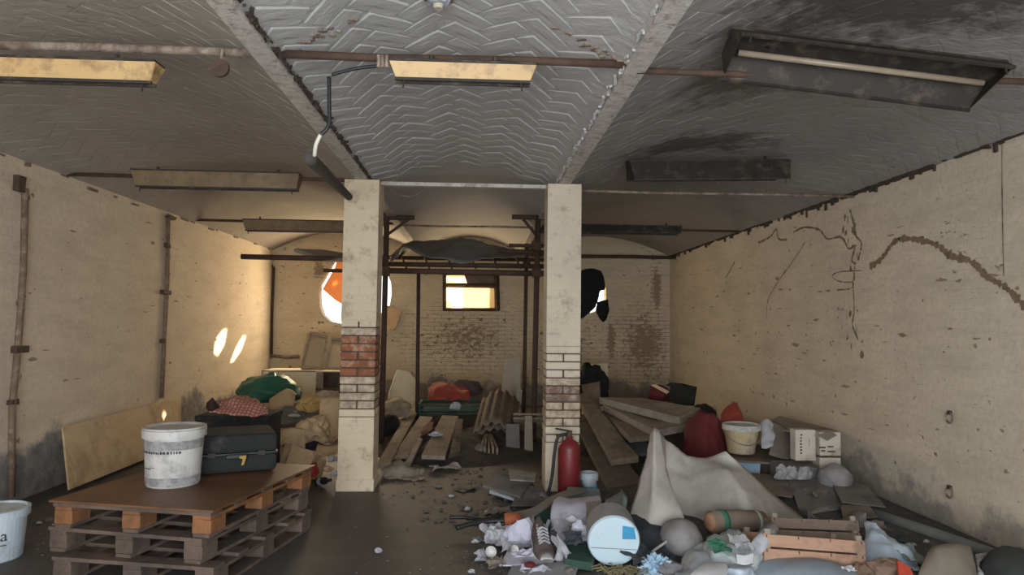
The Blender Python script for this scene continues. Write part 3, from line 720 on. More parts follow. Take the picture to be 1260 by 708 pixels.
build(m, 'dark_rag', blackcloth, label='black rag hung over the hole right of the right column', cat='cloth', smooth=True, solid=.012)
build(drape([[at(735, 372, D-.06), at(741, 370, D-.07), at(748, 369, D-.05)], [at(733, 384, D-.06), at(742, 388, D-.08), at(749, 380, D-.05)], [at(738, 392, D-.05), at(743, 396, D-.06), at(747, 392, D-.05)]], 5, .02, 7, 8), 'dark_rag', blackcloth, label='small black rag scrap below the bright slit', cat='cloth', smooth=True, solid=.012)
build(M().quad([at(476, 377, D-.03), at(485, 377, D-.03), at(495, 384, D-.05), at(486, 407, D-.12), at(476, 407, D-.12)], .03), 'hanging_board', card, label='pale board hanging on the back wall right of the left column', cat='board', bevel=.004)

# ------------------------------------------------------------------ scaffold rack behind the columns
t = thing('scaffold_rack', 'rusty tube scaffold rack standing behind the two columns', 'scaffold', at(567, 560, 8.9))
YA, YB_ = 8.4, 9.9
def pole(p, q, r=.026, name='upright'): return build(M().tube([p, q], r, 8), name, rust, t, smooth=True)
def foot(px, py, Y):
    p = at(px, py, Y); return p
for (x0, y0, x1, y1, Y) in ((476, 266, 469, 545, YA), (662, 266, 656, 548, YA), (515, 336, 513, 530, YB_), (648, 300, 644, 530, YB_)):
    a = at(x0, y0, Y); b = at(x1, y1, Y); b.x = a.x+(b.x-a.x); q = b.copy(); q.z = 0; q.x = b.x
    pole(a, q, .034 if Y == YA else .028)
pole(at(466, 333, YA), at(672, 337, YA), .034, 'rail'); pole(at(466, 325, YA+.3), at(672, 328, YA+.3), .03, 'rail')
pole(at(466, 317, YB_), at(672, 320, YB_), .028, 'rail')
pole(at(466, 268, YA), at(510, 268, YA), .03, 'arm'); pole(at(630, 267, YA), at(672, 268, YA), .03, 'arm')
pole(at(504, 269, YA), at(478, 288, YA), .018, 'brace'); pole(at(643, 269, YA), at(660, 290, YA), .018, 'brace')
pole(at(612, 309, YA+.2), at(672, 311, YA+.2), .03, 'arm'); pole(at(626, 302, YA), at(670, 303, YA), .022, 'arm')
for i, xx in enumerate((500, 528, 556, 585, 612, 640)):
    pole(at(xx, 333, YA)+V(0, 0, .03), at(xx-6, 318, YB_)+V(0, 0, .03), .014, 'rung')
for (x, y, Y) in ((474, 334, YA), (660, 336, YA), (660, 303, YA), (473, 268, YA), (648, 325, YB_)):
    build(M().box(at(x, y, Y), (.11, .10, .11)), 'coupler', rust, t, bevel=.012)
m = drape([[at(478, 318, YA+.2), at(500, 305, YA+.2), at(530, 318, YA+.1), at(570, 322, YA+.1), at(612, 320, YA+.2), at(650, 316, YA+.3)],
           [at(482, 316, YA+.8), at(510, 297, YA+.8), at(540, 301, YA+.7), at(580, 299, YA+.7), at(612, 306, YA+.8), at(640, 312, YA+.8)],
           [at(490, 318, YB_), at(515, 300, YB_), at(545, 297, YB_), at(575, 294, YB_), at(600, 302, YB_), at(630, 314, YB_)]], 6, .05, 4, 3)
build(m, 'plastic_sheet', mat('dull_grey_sheeting', (.16, .15, .135), (.11, .10, .09), .6, 4, 20, .3), label='dull grey sheet heaped on top of the scaffold rack', cat='sheet', smooth=True, solid=.01)
build(M().tube([at(297, 316, 8.9), at(472, 320, 8.9)], .034, 8), 'scaffold_pole', rust, label='long iron pole sticking out left from the scaffold rack', cat='pole', smooth=True)
build(M().quad([at(362, 306, 9.2), at(396, 307, 9.2), at(446, 315, 8.9), at(446, 320, 8.85), at(394, 316, 8.88)], .045, V(0, 0, 1)), 'loose_plank', wood_grey, label='dark plank lying on the long iron pole by left column', cat='plank')

# ------------------------------------------------------------------ left foreground: pallets, plywood, buckets
A, B, C_ = atz(249, 627, .45), atz(352, 577, .45), atz(77, 616, .45)
ux = (A-C_); ux.z = 0; ux.normalize()
ang = math.atan2(ux.y, ux.x); PW, PD = 1.0, 1.22
def make_pallet(label):
    t = thing('pallet', label, 'pallet', (0, 0, 0), 'stacked pallets')
    for y_ in (-PD/2+.05, -PD/4, 0, PD/4, PD/2-.05):
        build(M().box((0, y_, .133), (PW, .115, .022)).jit(.002, 8, y_*9), 'deck_board', wood_dark, t, bevel=.003)
    for x_ in (-PW/2+.06, 0, PW/2-.06):
        build(M().box((x_, 0, .111), (.11, PD, .021)), 'stringer', wood_dark, t, bevel=.003)
        build(M().box((x_, 0, .011), (.10, PD, .021)), 'bottom_board', wood_dark, t, bevel=.003)
        for y_ in (-PD/2+.075, 0, PD/2-.075):
            build(M().box((x_, y_, .061), (.115, .145, .078)).jit(.003, 12, x_+y_), 'block', wood_dark, t, bevel=.004)
    return t
ctr = (C_+A)/2 + V(-ux.y, ux.x, 0)*PD/2
ctr.z = 0
p0 = make_pallet('dark wooden pallet at the bottom of the stack'); p0.location = ctr+V(.02, -.03, 0); p0.rotation_euler = (0, 0, ang+.02)
p1 = copy_tree(p0); p1['label'] = 'dark wooden pallet in the middle of the stack'; p1.location = ctr+V(-.03, .02, .146); p1.rotation_euler = (0, 0, ang-.025)
p2 = copy_tree(p0); p2['label'] = 'reddish wooden pallet on top of the stack'; p2.location = ctr+V(0, 0, .292); p2.rotation_euler = (0, 0, ang)
done = {}
for ch in p2.children:
    k = ch.data.name
    if ch.name.startswith(('deck', 'bottom')): continue
    if k not in done:
        done[k] = ch.data.copy(); done[k].materials.clear(); done[k].materials.append(wood_red)
    ch.data = done[k]
ZT = .438
R_ = lambda x, y, z: Matrix.Rotation(ang, 3, 'Z') @ V(x, y, z) + V(ctr.x, ctr.y, 0)
o = build(M().quad([R_(-PW/2-.02, -PD/2-.02, ZT+.014), R_(PW/2+.02, -PD/2-.02, ZT+.014), R_(PW/2+.02, PD/2+.02, ZT+.014), R_(-PW/2-.02, PD/2+.02, ZT+.014)], .014), 'plywood_sheet', plyw, label='stained brown plywood sheet covering the pallet stack', cat='plywood', bevel=.003)
ZT += .015
def bucket(c, r1, r0_, h, mt, name, label, lid=True, liner=None, handle=True, rimmat=None, cat='bucket', n=40):
    t = thing(name, label, cat, c); c = Vector(c); rimmat = rimmat or mt
    wall = [(r0_*.96, 0), (r0_, .008), (r1, h)]
    if lid: body = build(M().lathe(wall, n, c), 'body', mt, t, smooth=False)
    else: body = build(M().lathe([(0.0, .002), (r0_*.96, 0), (r0_, .008), (r1, h), (r1-.006, h), (r0_-.004, .02), (0.0, .018)], n, c), 'body', mt, t)
    build(M().lathe([(r1-.004, h-.05), (r1+.012, h-.05), (r1+.013, h-.002), (r1-.005, h+.003), (r1-.012, h-.01)], n, c), 'rim', rimmat, t)
    if lid: build(M().lathe([(r1-.03, h-.012), (r1-.02, h-.008), (r1+.008, h+.002), (r1+.01, h+.012), (r1-.01, h+.014), (r1-.03, h+.002), (0.001, h+.001)], n, c), 'lid', rimmat, t)
    if liner: build(M().lathe([(0.001, h*.6), (r1*.93, h*.62)], n, c), 'contents', liner, t)
    if handle:
        build(M().tube([c+V((r1+.016)*math.cos(a), (r1+.016)*math.sin(a), h-.045-.13*math.sin((a-math.pi)/(math.pi)*math.pi)) for a in [math.pi+math.pi*k/18 for k in range(19)]], .0035, 6), 'handle', rust_w, t)
    return t
bp = atz(204, 600, ZT)
bt = bucket(bp+V(0, .10, 0), .178, .158, .355, white_pl, 'paint_bucket', 'scuffed white lidded paint bucket standing on the plywood', handle=False)
c0 = bp+V(0, .10, 0)
def band(c, rfun, z0, z1, a0, a1, mt, name, par, off=.0015, n=24):
    m = M(); m.grid(lambda u, v: c+V((rfun(z0+(z1-z0)*v)+off)*math.cos(a0+(a1-a0)*u), (rfun(z0+(z1-z0)*v)+off)*math.sin(a0+(a1-a0)*u), z0+(z1-z0)*v), n, 1)
    return build(m, name, mt, par)
rf = lambda z: .158+.02*z/.355
band(c0, rf, .235, .292, 0, 2*math.pi, grime, 'label_band', bt.children[0], .002, 40)
band(c0, rf, .012, .065, 0, 2*math.pi, grime, 'label_band', bt.children[0], .002, 40)
rr = random.Random(2)
a = -2.6
while a < -1.0:
    wa = rr.uniform(.03, .09); band(c0, rf, .215, .226+rr.uniform(0, .006), a, a+wa, ink, 'lettering', bt.children[0], .002, 3); a += wa+rr.uniform(.012, .05)
band(c0, rf, .118, .124, -2.45, -2.05, ink, 'lettering', bt.children[0], .002, 6)
band(c0, rf, .128, .131, -2.1, -1.85, ink, 'lettering', bt.children[0], .002, 6)
# bucket cut by the left edge, with letters
q = atz(-6, 655, 0)
q = at(-8, 668, 4.55); q.z = 0
wbk = bucket(q, .175, .155, .31, white_cl, 'paint_bucket', 'white paint bucket with black letters cut by left edge', lid=False, liner=grime, handle=False)
fc = bpy.data.curves.new('lettering', 'FONT'); fc.body = 'DIa'; fc.size = .095; fc.extrude = .0008; fc.align_x = 'RIGHT'
fo = bpy.data.objects.new('tmp_text', fc); COL.objects.link(fo); bpy.context.view_layer.update()
dg = bpy.context.evaluated_depsgraph_get(); tm = bpy.data.meshes.new_from_object(fo.evaluated_get(dg)); bpy.data.objects.remove(fo)
dirq = (CAM-q); base_a = math.atan2(dirq.y, dirq.x)
m = M(); m.v = [Vector(v.co) for v in tm.vertices]; m.f = [tuple(p.vertices) for p in tm.polygons]
def wrap(p):
    z = .135+p.y; r = .155+.02*z/.31+.003+p.z; a = base_a+.42+p.x/.17
    return q+V(r*math.cos(a), r*math.sin(a), z)
m.v = [wrap(p) for p in m.v]
build(m, 'lettering', ink, wbk.children[0])
rf2 = lambda z: .155+.02*z/.31
band(q, rf2, .105, .111, base_a+.0, base_a+.40, ink, 'lettering', wbk.children[0], .003, 6)

# leaning plywood panel on the left wall
P = [atx(83, 604, -3.42), atx(75, 527, -3.60), atx(221, 489, -3.66), atx(222, 548, -3.50)]
build(M().quad(P, .018), 'leaning_panel', wood_pale, label='pale plywood panel leaning on the left wall behind the bucket', cat='panel', bevel=.003)
# suitcase on the pallets
a = atz(238, 588, ZT); b = atz(341, 580, ZT)
sx = (b-a).length; sang = math.atan2((b-a).y, (b-a).x); sc = (a+b)/2
t = thing('suitcase', 'black hard suitcase with a yellow mark lying behind the bucket', 'suitcase', sc)
sc2 = sc+V(-math.sin(sang), math.cos(sang), 0)*.24
def sbox(dx, dy, z, size, nm, mt, bv, par=None): return build(M().box(V(0, 0, 0), size).tf(Matrix.Translation(sc2+V(0, 0, z)) @ Matrix.Rotation(sang, 4, 'Z') @ Matrix.Translation((dx, dy, 0))), nm, mt, par or t, bevel=bv)
shl = sbox(0, 0, .068, (sx, .46, .125), 'shell', charcoal, .03); sbox(0, 0, .20, (sx, .46, .125), 'shell', charcoal, .03)
sbox(0, 0, .134, (sx+.006, .466, .014), 'seam', black, .003)
sbox(0, -.245, .12, (.14, .02, .03), 'handle', black, .006, shl)
for s in (-.3, .3): sbox(s*sx, -.236, .134, (.05, .012, .035), 'latch', dark_metal, .003, shl)
build(M().quad([at(296, 561, sc.y), at(304, 560, sc.y), at(304, 563, sc.y), at(301, 572, sc.y), at(298, 572, sc.y), at(300, 564, sc.y), at(296, 564, sc.y)], .004, V(0, -1, 0)).move(V(0, -.02, 0)), 'yellow_mark', mat('mustard_tape', (.48, .31, .06)), shl)

# ------------------------------------------------------------------ back left heap
def heap(c, rx, ry, h, seed, name, mt, label, cat, nx=60):
    def fn(u, v):
        x, y = (u*2-1), (v*2-1); d = math.sqrt(x*x+y*y); p = V(c[0]+x*rx, c[1]+y*ry, 0)
        f_ = max(0, 1-d**2.2)
        p.z = h*f_**.8*(.75+.5*noise.noise(p*1.7+V(seed, 0, 0)))+.06*h*noise.noise(p*9+V(0, seed, 0))*f_+ (f_*0.0) - .012*(1-f_)
        return p
    return build(M().grid(fn, nx, nx), name, mt, label=label, cat=cat, kind='stuff', smooth=True)
heap((-2.55, 9.2), 1.15, 2.1, .38, 1, 'rubbish_heap', mat('dark_rag_litter', (.10, .08, .06), (.055, .045, .038), .95, 7, 26, .6, (.20, .15, .10), .3, 9), 'dark heap of mixed rubbish under the green bag', 'rubbish')
# dark box with the check cloth on it
a, b = at(252, 548, 6.2), at(338, 548, 6.2)
p = at(284, 552, 6.25); p.z = 0
w_ = ln(242, 326, 6.2)
t = thing('dark_chest', 'dark green-black chest behind the suitcase under the check cloth', 'chest', p)
zt = at(292, 512, 6.2).z
build(M().box(p+V(0, .22, zt/2-.02), (w_, .46, zt-.05)), 'body', charcoal, t, bevel=.012)
build(M().box(p+V(0, .22, zt-.03), (w_+.02, .48, .05)), 'lid', charcoal, t, bevel=.012)
m = drape([[at(258, 506, 6.15), at(275, 508, 6.15), at(292, 512, 6.13), at(312, 511, 6.15), at(330, 508, 6.15)],
           [at(258, 498, 6.35), at(276, 496, 6.35), at(292, 491, 6.35), at(310, 497, 6.35), at(326, 503, 6.35)],
           [at(260, 497, 6.6), at(278, 493, 6.6), at(296, 489, 6.6), at(312, 493, 6.6), at(322, 500, 6.6)]], 6, .03, 7, 5)
build(m, 'check_cloth', checkm, label='pink and red check cloth crumpled on the dark chest', cat='cloth', smooth=True, solid=.008)
build(crumple(at(261, 501, 6.2)-V(0, 0, .04), (.10, .10, .10), 8), 'dark_rag', mat('dark_plum_cloth', (.05, .02, .02)), label='small dark plum rag at left end of the check cloth', cat='cloth', smooth=True)
t = thing('white_cabinet', 'low cream cabinet with open dark side below the window frame', 'cabinet', at(370, 500, 11.3))
Yc = 11.0; a = at(322, 456, Yc); b = at(389, 456, Yc); cc_ = at(418, 457, Yc)
cream = mat('cream_board', (.82, .75, .56), (.76, .68, .50), .7, 3, 20, .1, (.36, .28, .18), .2, 5)
build(M().box(V((a.x+b.x)/2, Yc+.01, a.z/2), (b.x-a.x, .02, a.z)), 'front_panel', cream, t, bevel=.004)
build(M().box(V((a.x+cc_.x)/2, Yc+.3, a.z-.01), (cc_.x-a.x, .6, .02)), 'top_panel', cream, t, bevel=.004)
build(M().box(V(a.x+.01, Yc+.3, a.z/2), (.02, .6, a.z)), 'side_panel', cream, t)
build(M().box(V((b.x+cc_.x)/2, Yc+.5, a.z/2), (cc_.x-b.x, .02, a.z)), 'back_panel', wood_dark, t)
build(M().box(V(cc_.x-.02, Yc+.02, a.z/2), (.03, .03, a.z)), 'stile', wood_dark, t)
build(M().box(V(b.x+.06, Yc+.02, a.z/2), (.10, .03, a.z)), 'stile', wood_grey, t)
build(M().box(V((b.x+cc_.x)/2, Yc+.25, a.z*.6), (cc_.x-b.x, .5, .02)), 'shelf', wood_dark, t)
# two window sashes leaning on it
def sash(c4, label, wd=.05):
    t = thing('window_sash', label, 'window frame', (c4[0]+c4[3])/2, 'old window sashes')
    for i in range(4): build(M().tube([c4[i], c4[(i+1) % 4]], wd, 4), 'frame_bar', wood_grey, t)
    m = M(); k = [p.lerp(sum(c4, V(0, 0, 0))/4, .08) for p in c4]; build(M().quad(k, .004), 'pane', mat('dusty_glass_board', (.46, .39, .29), (.38, .32, .24), .4), t)
sash([at(371, 452, 11.2), at(381, 411, 11.7), at(404, 416, 11.7), at(396, 455, 11.2)], 'old wooden window sash leaning above the cream cabinet', .04)
sash([at(400, 455, 11.25), at(407, 418, 11.8), at(432, 420, 11.8), at(428, 455, 11.25)], 'second window sash half hidden behind left column', .04)
p = at(331, 494, 9.6)
t = thing('green_bag', 'shiny dark green bag slumped beside the cream cabinet', 'bag', p)
build(blob(p, (ln(296, 364, 9.6), .6, .36), .16, 2.0, 2, 4, True, .18), 'sack', green, t, smooth=True)
build(blob(p+V(.04, -.05, .32), (.12, .12, .08), .3, 3, 5, 3), 'knot', green, t, smooth=True)
def board(pts, th, name, mt, label, cat, group=None, n=None, bevel=.002): return build(M().quad(pts, th, n), name, mt, label=label, cat=cat, group=group, bevel=bevel)
def flap(px, Y, name, mt, label, cat, amp=.02, seed=1, th=.006, dY=.25, n=5):
    """bent sheet through 2x2 or 3-row pixel corners; rows from front to back, each row deeper by dY"""
    rows = [[at(x, y, Y+i*dY) for (x, y) in r] for i, r in enumerate(px)]
    return build(drape(rows, n, amp, 5, seed), name, mt, label=label, cat=cat, smooth=True, solid=th)
def carton(px, py, Y, w, d, h, rz, name, mt, label, open_=True, tilt=(0, 0), z=None, cat='box', marks=False, flaps=2):
    p = at(px, py, Y)
    if z is not None: p.z = z
    t = thing(name, label, cat, p); th = .008
    T = Matrix.Translation(p) @ Matrix.Rotation(rz, 4, 'Z') @ Matrix.Rotation(tilt[0], 4, 'X') @ Matrix.Rotation(tilt[1], 4, 'Y')
    def bb(c_, s, nm, mm=mt, rot=None, piv=None):
        m = M().box(c_, s)
        if rot: m.rot(rot, piv)
        build(m.tf(T), nm, mm, t, bevel=.002)
    bb((0, 0, th/2), (w, d, th), 'bottom')
    for s in (-1, 1):
        bb((s*(w-th)/2, 0, h/2), (th, d, h), 'side'); bb((0, s*(d-th)/2, h/2), (w-th*2, th, h), 'side')
    if open_:
        bb((-(w/2+w*.2), 0, h), (w*.4, d, th*.6), 'flap', rot=(0, -.5, 0), piv=(-w/2, 0, h)) if flaps > 0 else None
        bb(((w/2+w*.2), 0, h), (w*.4, d, th*.6), 'flap', rot=(0, .7, 0), piv=(w/2, 0, h)) if flaps > 1 else None
    else: bb((0, 0, h), (w, d, th), 'lid')
    if marks:
        rr = random.Random(int(px))
        for k in range(7): bb((-w*.22+rr.uniform(-.004, .004), -d/2-.001, h*.85-k*h*.10), (rr.uniform(.012, .022), .002, h*.05), 'print', ink)
        for k in range(4): bb((w*.18, -d/2-.001, h*.7-k*h*.07), (.008, .002, h*.03), 'print', ink)
    return t
# cardboard and litter between the chest and the left column
carton(352, 545, 7.3, .36, .3, .24, .3, 'cardboard_box', card, 'open cardboard box beside the black suitcase', tilt=(.12, .1), z=.12)
carton(368, 582, 6.75, .32, .28, .26, -.35, 'cardboard_box', card, 'brown cardboard box on the floor left of the red carton', tilt=(-.25, .15), z=.03, flaps=1)
flap([[(393, 545), (405, 549), (422, 532)], [(392, 520), (408, 522), (423, 515)], [(395, 488), (409, 488), (424, 489)]], 7.2, 'cardboard_sheet', card, 'tall folded cardboard sheet leaning by the left column', 'cardboard', .012, 3, .008, .14)
board([at(337, 523, 7.6), at(386, 516, 7.6), at(391, 503, 8.0), at(350, 499, 8.0)], .02, 'plastic_tray', mat('slate_plastic', (.15, .165, .18), (.12, .13, .145), .5), 'slate grey plastic panel with oval mark on the cardboard', 'panel')
build(blob(at(362, 513, 7.72)+V(0, -.0, .0), (.13, .06, .03), .05, 2, 3, 3), 'oval_badge', white_pl, label='pale oval disc on the slate grey panel', cat='disc', smooth=True)
flap([[(330, 516), (350, 514), (362, 512)], [(332, 493), (350, 483), (364, 488)], [(340, 490), (353, 480), (366, 486)]], 8.2, 'cardboard_sheet', card, 'bent cardboard flap below the green bag', 'cardboard', .015, 4, .008, .2)
flap([[(341, 566), (358, 569), (376, 560)], [(341, 548), (358, 545), (375, 543)], [(343, 530), (360, 526), (376, 528)]], 6.75, 'cardboard_sheet', card, 'upright pale cardboard sheet right of the suitcase', 'cardboard', .012, 41, .007, .08)
board([at(349, 578, 6.55), at(379, 584, 6.5), at(386, 560, 6.62), at(360, 545, 6.7)], .008, 'cardboard_sheet', card, 'slanting cardboard panel left of the small red carton', 'cardboard')
flap([[(388, 556), (404, 562), (420, 556)], [(390, 546), (404, 548), (420, 544)]], 6.7, 'paper_sack', card, 'flattened brown paper below the tall cardboard sheet', 'sack', .025, 43, .005, .2)
build(crumple(at(383, 545, 7.15), (.36, .34, .26), 3, 4), 'paper_sack', card, label='crumpled brown paper sack in front of the slate panel', cat='sack', smooth=False)
build(crumple(at(384, 506, 8.0), (.34, .3, .17), 5, 4), 'paper_sack', mat('ochre_paper', (.55, .36, .13), (.44, .28, .11), .85), label='ochre crumpled wrapping left of the tall cardboard', cat='sack')
build(crumple(at(403, 494, 8.3), (.3, .3, .13), 6, 4), 'paper_sack', mat('pale_ochre_paper', (.55, .46, .32), (.46, .37, .24), .85), label='pale crumpled wrapping on top of the pile near left column', cat='sack')
build(drape([[at(375, 552, 6.9), at(386, 556, 6.9), at(398, 558, 6.9)], [at(376, 546, 7.0), at(388, 543, 7.05), at(397, 548, 7.0)], [at(380, 542, 7.2), at(390, 539, 7.2), at(397, 545, 7.2)]], 5, .03, 8, 9), 'dark_cloth', mat('indigo_cloth', (.03, .022, .04), (.02, .016, .03), .9), label='dark indigo cloth above the red carton', cat='cloth', smooth=True, solid=.01)
carton(382, 572, 6.55, .15, .1, .10, -.2, 'red_carton', mat('red_print_card', (.42, .03, .03), (.33, .025, .025), .6), 'small red carton on the floor left of the left column', open_=False, tilt=(.2, -.25), z=.07)
p = at(390, 580, 6.5); p.z = 0.03
t = thing('bottle', 'dark bottle with white label lying by the red carton', 'bottle', p)
m = M().lathe([(.03, 0), (.034, .01), (.034, .12), (.014, .16), (.013, .2)], 18).rot((1.35, 0, .9)).move(p); build(m, 'glass', black, t, smooth=True)
m = M().lathe([(.0348, .04), (.0348, .085)], 18).rot((1.35, 0, .9)).move(p); build(m, 'label_paper', paper, t)
for i, (x, y, Y, s) in enumerate(((404, 580, 6.5, .09), (412, 586, 6.4, .08), (399, 566, 6.6, .07), (410, 568, 6.7, .10), (402, 552, 7.0, .1), (414, 556, 6.9, .09))):
    p = at(x, y, Y); p.z = max(p.z, .0)
    build(crumple(p, (s, s, s*.5), 20+i, 2), 'paper_scrap', paper if i % 2 else card, label=('crumpled card scrap beside the dark bottle', 'white paper scrap touching the left column plinth', 'card scrap right of the red carton', 'white paper scrap between red carton and left column', 'card scrap behind the indigo cloth', 'white paper scrap under the flattened brown paper')[i], cat='paper', group='scraps left of the left column')

# ------------------------------------------------------------------ heap between the columns
heap((-.2, 9.35), 1.3, 2.1, .28, 4, 'rubbish_heap', mat('dark_timber_litter', (.07, .055, .042), (.04, .033, .028), .95, 7, 26, .6, (.13, .10, .07), .3, 9), 'dark heap of broken timber and dirt between the columns', 'rubbish')
def plank(px, z0, z1, th, name, mt, label, group=None, cat='plank'):
    """four pixel corners: front left, front right, back right, back left"""
    P = [atz(*px[0], z0), atz(*px[1], z0), atz(*px[2], z1), atz(*px[3], z1)]
    return build(M().quad(P, th, V(0, 0, 1)).jit(.006, 3, px[0][0]), name, mt, label=label, cat=cat, group=group, bevel=.004)
G = 'planks lying between the columns'
plank([(463, 572), (481, 568), (513, 508), (503, 504)], .12, .26, .045, 'plank', wood_y, 'grey plank nearest the left column on the timber heap', G)
plank([(483, 562), (503, 560), (533, 513), (517, 512)], .11, .28, .04, 'plank', wood_y, 'darker plank second from the left column on the timber heap', G)
plank([(519, 560), (548, 561), (564, 512), (544, 511)], .14, .29, .045, 'plank', wood_y, 'broad pale plank in the middle of the timber heap', G)
plank([(497, 570), (504, 573), (520, 540), (515, 538)], .06, .2, .03, 'plank', wood_grey, 'narrow lath poking out below the broad pale plank', G)
plank([(552, 560), (566, 556), (570, 516), (562, 515)], .12, .28, .04, 'plank', wood_dark, 'dark plank right of the broad pale plank', G)
m = drape([[at(507, 540, 8.2), at(520, 537, 8.2), at(532, 530, 8.2)], [at(510, 534, 8.5), at(521, 527, 8.5), at(533, 524, 8.5)], [at(516, 531, 8.7), at(525, 524, 8.7), at(534, 521, 8.7)]], 5, .03, 8, 3)
build(m, 'red_rag', mat('rust_red_cloth', (.15, .05, .025), (.10, .035, .02), .9), label='rust red rag lying on the darker plank', cat='cloth', smooth=True, solid=.01)
build(crumple(at(536, 537, 8.0), (.15, .1, .05), 31, 3), 'paper_scrap', paper, label='white scrap lying on the broad pale plank', cat='paper')
# dark green crate with rails
p = at(558, 513, 9.6)
t = thing('green_crate', 'dark green slatted crate on the timber heap between the columns', 'crate', p)
w_ = ln(517, 600, 9.6); h_ = .17
for k in range(3): build(M().box(p+V(0, 0, .03+k*.06), (w_, .03, .038)), 'slat', dgreen, t, bevel=.004)
for k in range(3): build(M().box(p+V(0, .5, .03+k*.06), (w_, .03, .038)), 'slat', dgreen, t, bevel=.004)
for s in (-1, 1): build(M().box(p+V(s*w_/2, .25, .09), (.03, .5, h_)), 'end_board', dgreen, t, bevel=.004)
build(M().box(p+V(0, .25, .01), (w_, .5, .015)), 'base', dgreen, t)
build(drape([[at(528, 492, 9.75), at(545, 490, 9.75), at(562, 491, 9.75), at(578, 489, 9.75)], [at(527, 482, 10), at(543, 478, 10), at(560, 480, 10), at(577, 482, 10)], [at(530, 474, 10.3), at(540, 470, 10.3), at(552, 471, 10.3), at(566, 476, 10.3)]], 6, .05, 6, 6), 'red_cloth', redcl, label='bright red cloth draped on the dark green crate', cat='cloth', smooth=True, solid=.012)
build(blob(at(568, 487, 10.4), (.55, .4, .24), .2, 2.2, 9, 4, True, .2), 'dark_cloth', mat('mauve_brown_cloth', (.10, .065, .055), (.07, .045, .04), .9), label='dull brown cloth bundle behind the bright red cloth', cat='cloth', smooth=True)
build(crumple(at(561, 504, 9.5), (.14, .1, .1), 33, 3), 'paper_scrap', paper, label='white crumpled paper on the dark green crate', cat='paper')
board([at(476, 508, 10.4), at(478, 484, 10.6), at(488, 456, 11.0), at(502, 459, 11.0), at(514, 472, 10.9), at(513, 508, 10.4)], .03, 'cream_board', cream, 'cream board with cut corner leaning behind the left column', 'board')
build(drape([[at(470, 512, 9.2), at(485, 514, 9.2), at(500, 512, 9.2), at(506, 506, 9.2)], [at(472, 500, 9.5), at(484, 494, 9.5), at(496, 497, 9.5), at(504, 503, 9.5)], [at(474, 496, 9.8), at(486, 490, 9.8), at(498, 493, 9.8), at(505, 500, 9.8)]], 6, .05, 8, 11), 'pale_cloth', mat('khaki_striped_cloth', (.42, .37, .26), (.24, .20, .14), .9, 9), label='pale khaki cloth bundle just right of the left column', cat='cloth', smooth=True, solid=.012)
build(blob(at(480, 540, 8.9)-V(0, 0, .05), (.3, .5, .36), .2, 2, 12, 3), 'dark_sack', blackcloth, label='black sack between left column and grey plank', cat='sack', smooth=True)
# corrugated roofing sheets
def corr(c, w_, d_, amp, n, rz, tilt, bend, mt, label, name='corrugated_sheet'):
    m = M()
    m.grid(lambda u, v: V((u-.5)*w_, (v-.5)*d_, amp*math.sin(u*n*2*math.pi)+bend*math.sin(u*math.pi)), n*8, 6)
    m.tf(Matrix.Translation(c) @ Matrix.Rotation(rz, 4, 'Z') @ Matrix.Rotation(tilt, 4, 'X'))
    return build(m, name, mt, label=label, cat='roofing sheet', smooth=True, solid=.012, group='corrugated sheets')
tile = mat('brown_roofing_sheet', (.20, .15, .105), (.14, .10, .07), .85, 5, 30, .3, (.08, .06, .045), .35, 7)
c_ = at(612, 512, 8.75)
corr(c_+V(0, 0, -.02), .50, 1.0, .022, 5, -.12, .30, .16, tile, 'arched brown corrugated sheet on top of the timber heap')
corr(c_+V(.02, .1, -.07), .46, .95, .02, 5, -.10, .28, .10, tile, 'lower corrugated sheet under the arched one')
# bundle of laths
p = at(602, 570, 7.75)
t = thing('lath_bundle', 'bundle of pale laths below the corrugated sheet', 'laths', p)
for k in range(5): build(M().box(p+V(-.07+k*.032, .25, .10+.012*(k % 2)), (.024, .55, .20), (.12, 0, .05*(k-2))), 'lath', wood_y, t, bevel=.002)
# boards standing under the right end
for (x0, x1, yt, yb, Y, lab, mt) in ((622, 640, 522, 566, 8.0, 'dark board standing below the corrugated sheet', card_g), (645, 656, 512, 566, 8.0, 'narrow board standing left of the right column', wood_grey)):
    board([at(x0, yb, Y), at(x1, yb, Y), at(x1-1, yt, Y+.2), at(x0+1, yt, Y+.2)], .025, 'standing_board', mt, lab, 'board')
board([at(614, 514, 10.6), at(640, 514, 10.6), at(641, 439, 11.1), at(621, 442, 11.1)], .02, 'standing_sheet', mat('off_white_board', (.52, .48, .38), (.44, .40, .31), .7), 'off-white panel standing behind the corrugated sheet', 'panel')
t = thing('slat_tray', 'dark tray with two pale slats left of the right column', 'tray', at(650, 515, 8.3))
for k in range(2): build(M().box(at(650, 510+k*5, 8.3), (.36, .02, .022)), 'slat', wood_y, t)
build(M().box(at(650, 514, 8.45)-V(0, 0, .02), (.38, .3, .04)), 'base', wood_dark, t)
board([at(636, 502, 9.2), at(640, 502, 9.2), at(643, 480, 9.3), at(636, 478, 9.3)], .03, 'broken_board', wood_grey, 'short splintered board beside the scaffold uprights', 'board')
for i in range(16):
    rr = random.Random(100+i); p = at(rr.uniform(548, 592), rr.uniform(545, 572), 7.9); p.z = .0
    z = .0 if rr.random() < .5 else .07
    build(M().box(p+V(0, rr.uniform(-.2, .2), z+.03), (rr.uniform(.08, .2), rr.uniform(.06, .12), .05), (rr.uniform(-.3, .3), rr.uniform(-.3, .3), rr.uniform(0, 3))), 'brick_rubble', rubblem if i % 3 else card_d, label='broken lump of masonry below the broad pale plank', cat='rubble', group='masonry lumps between the columns', bevel=.008)
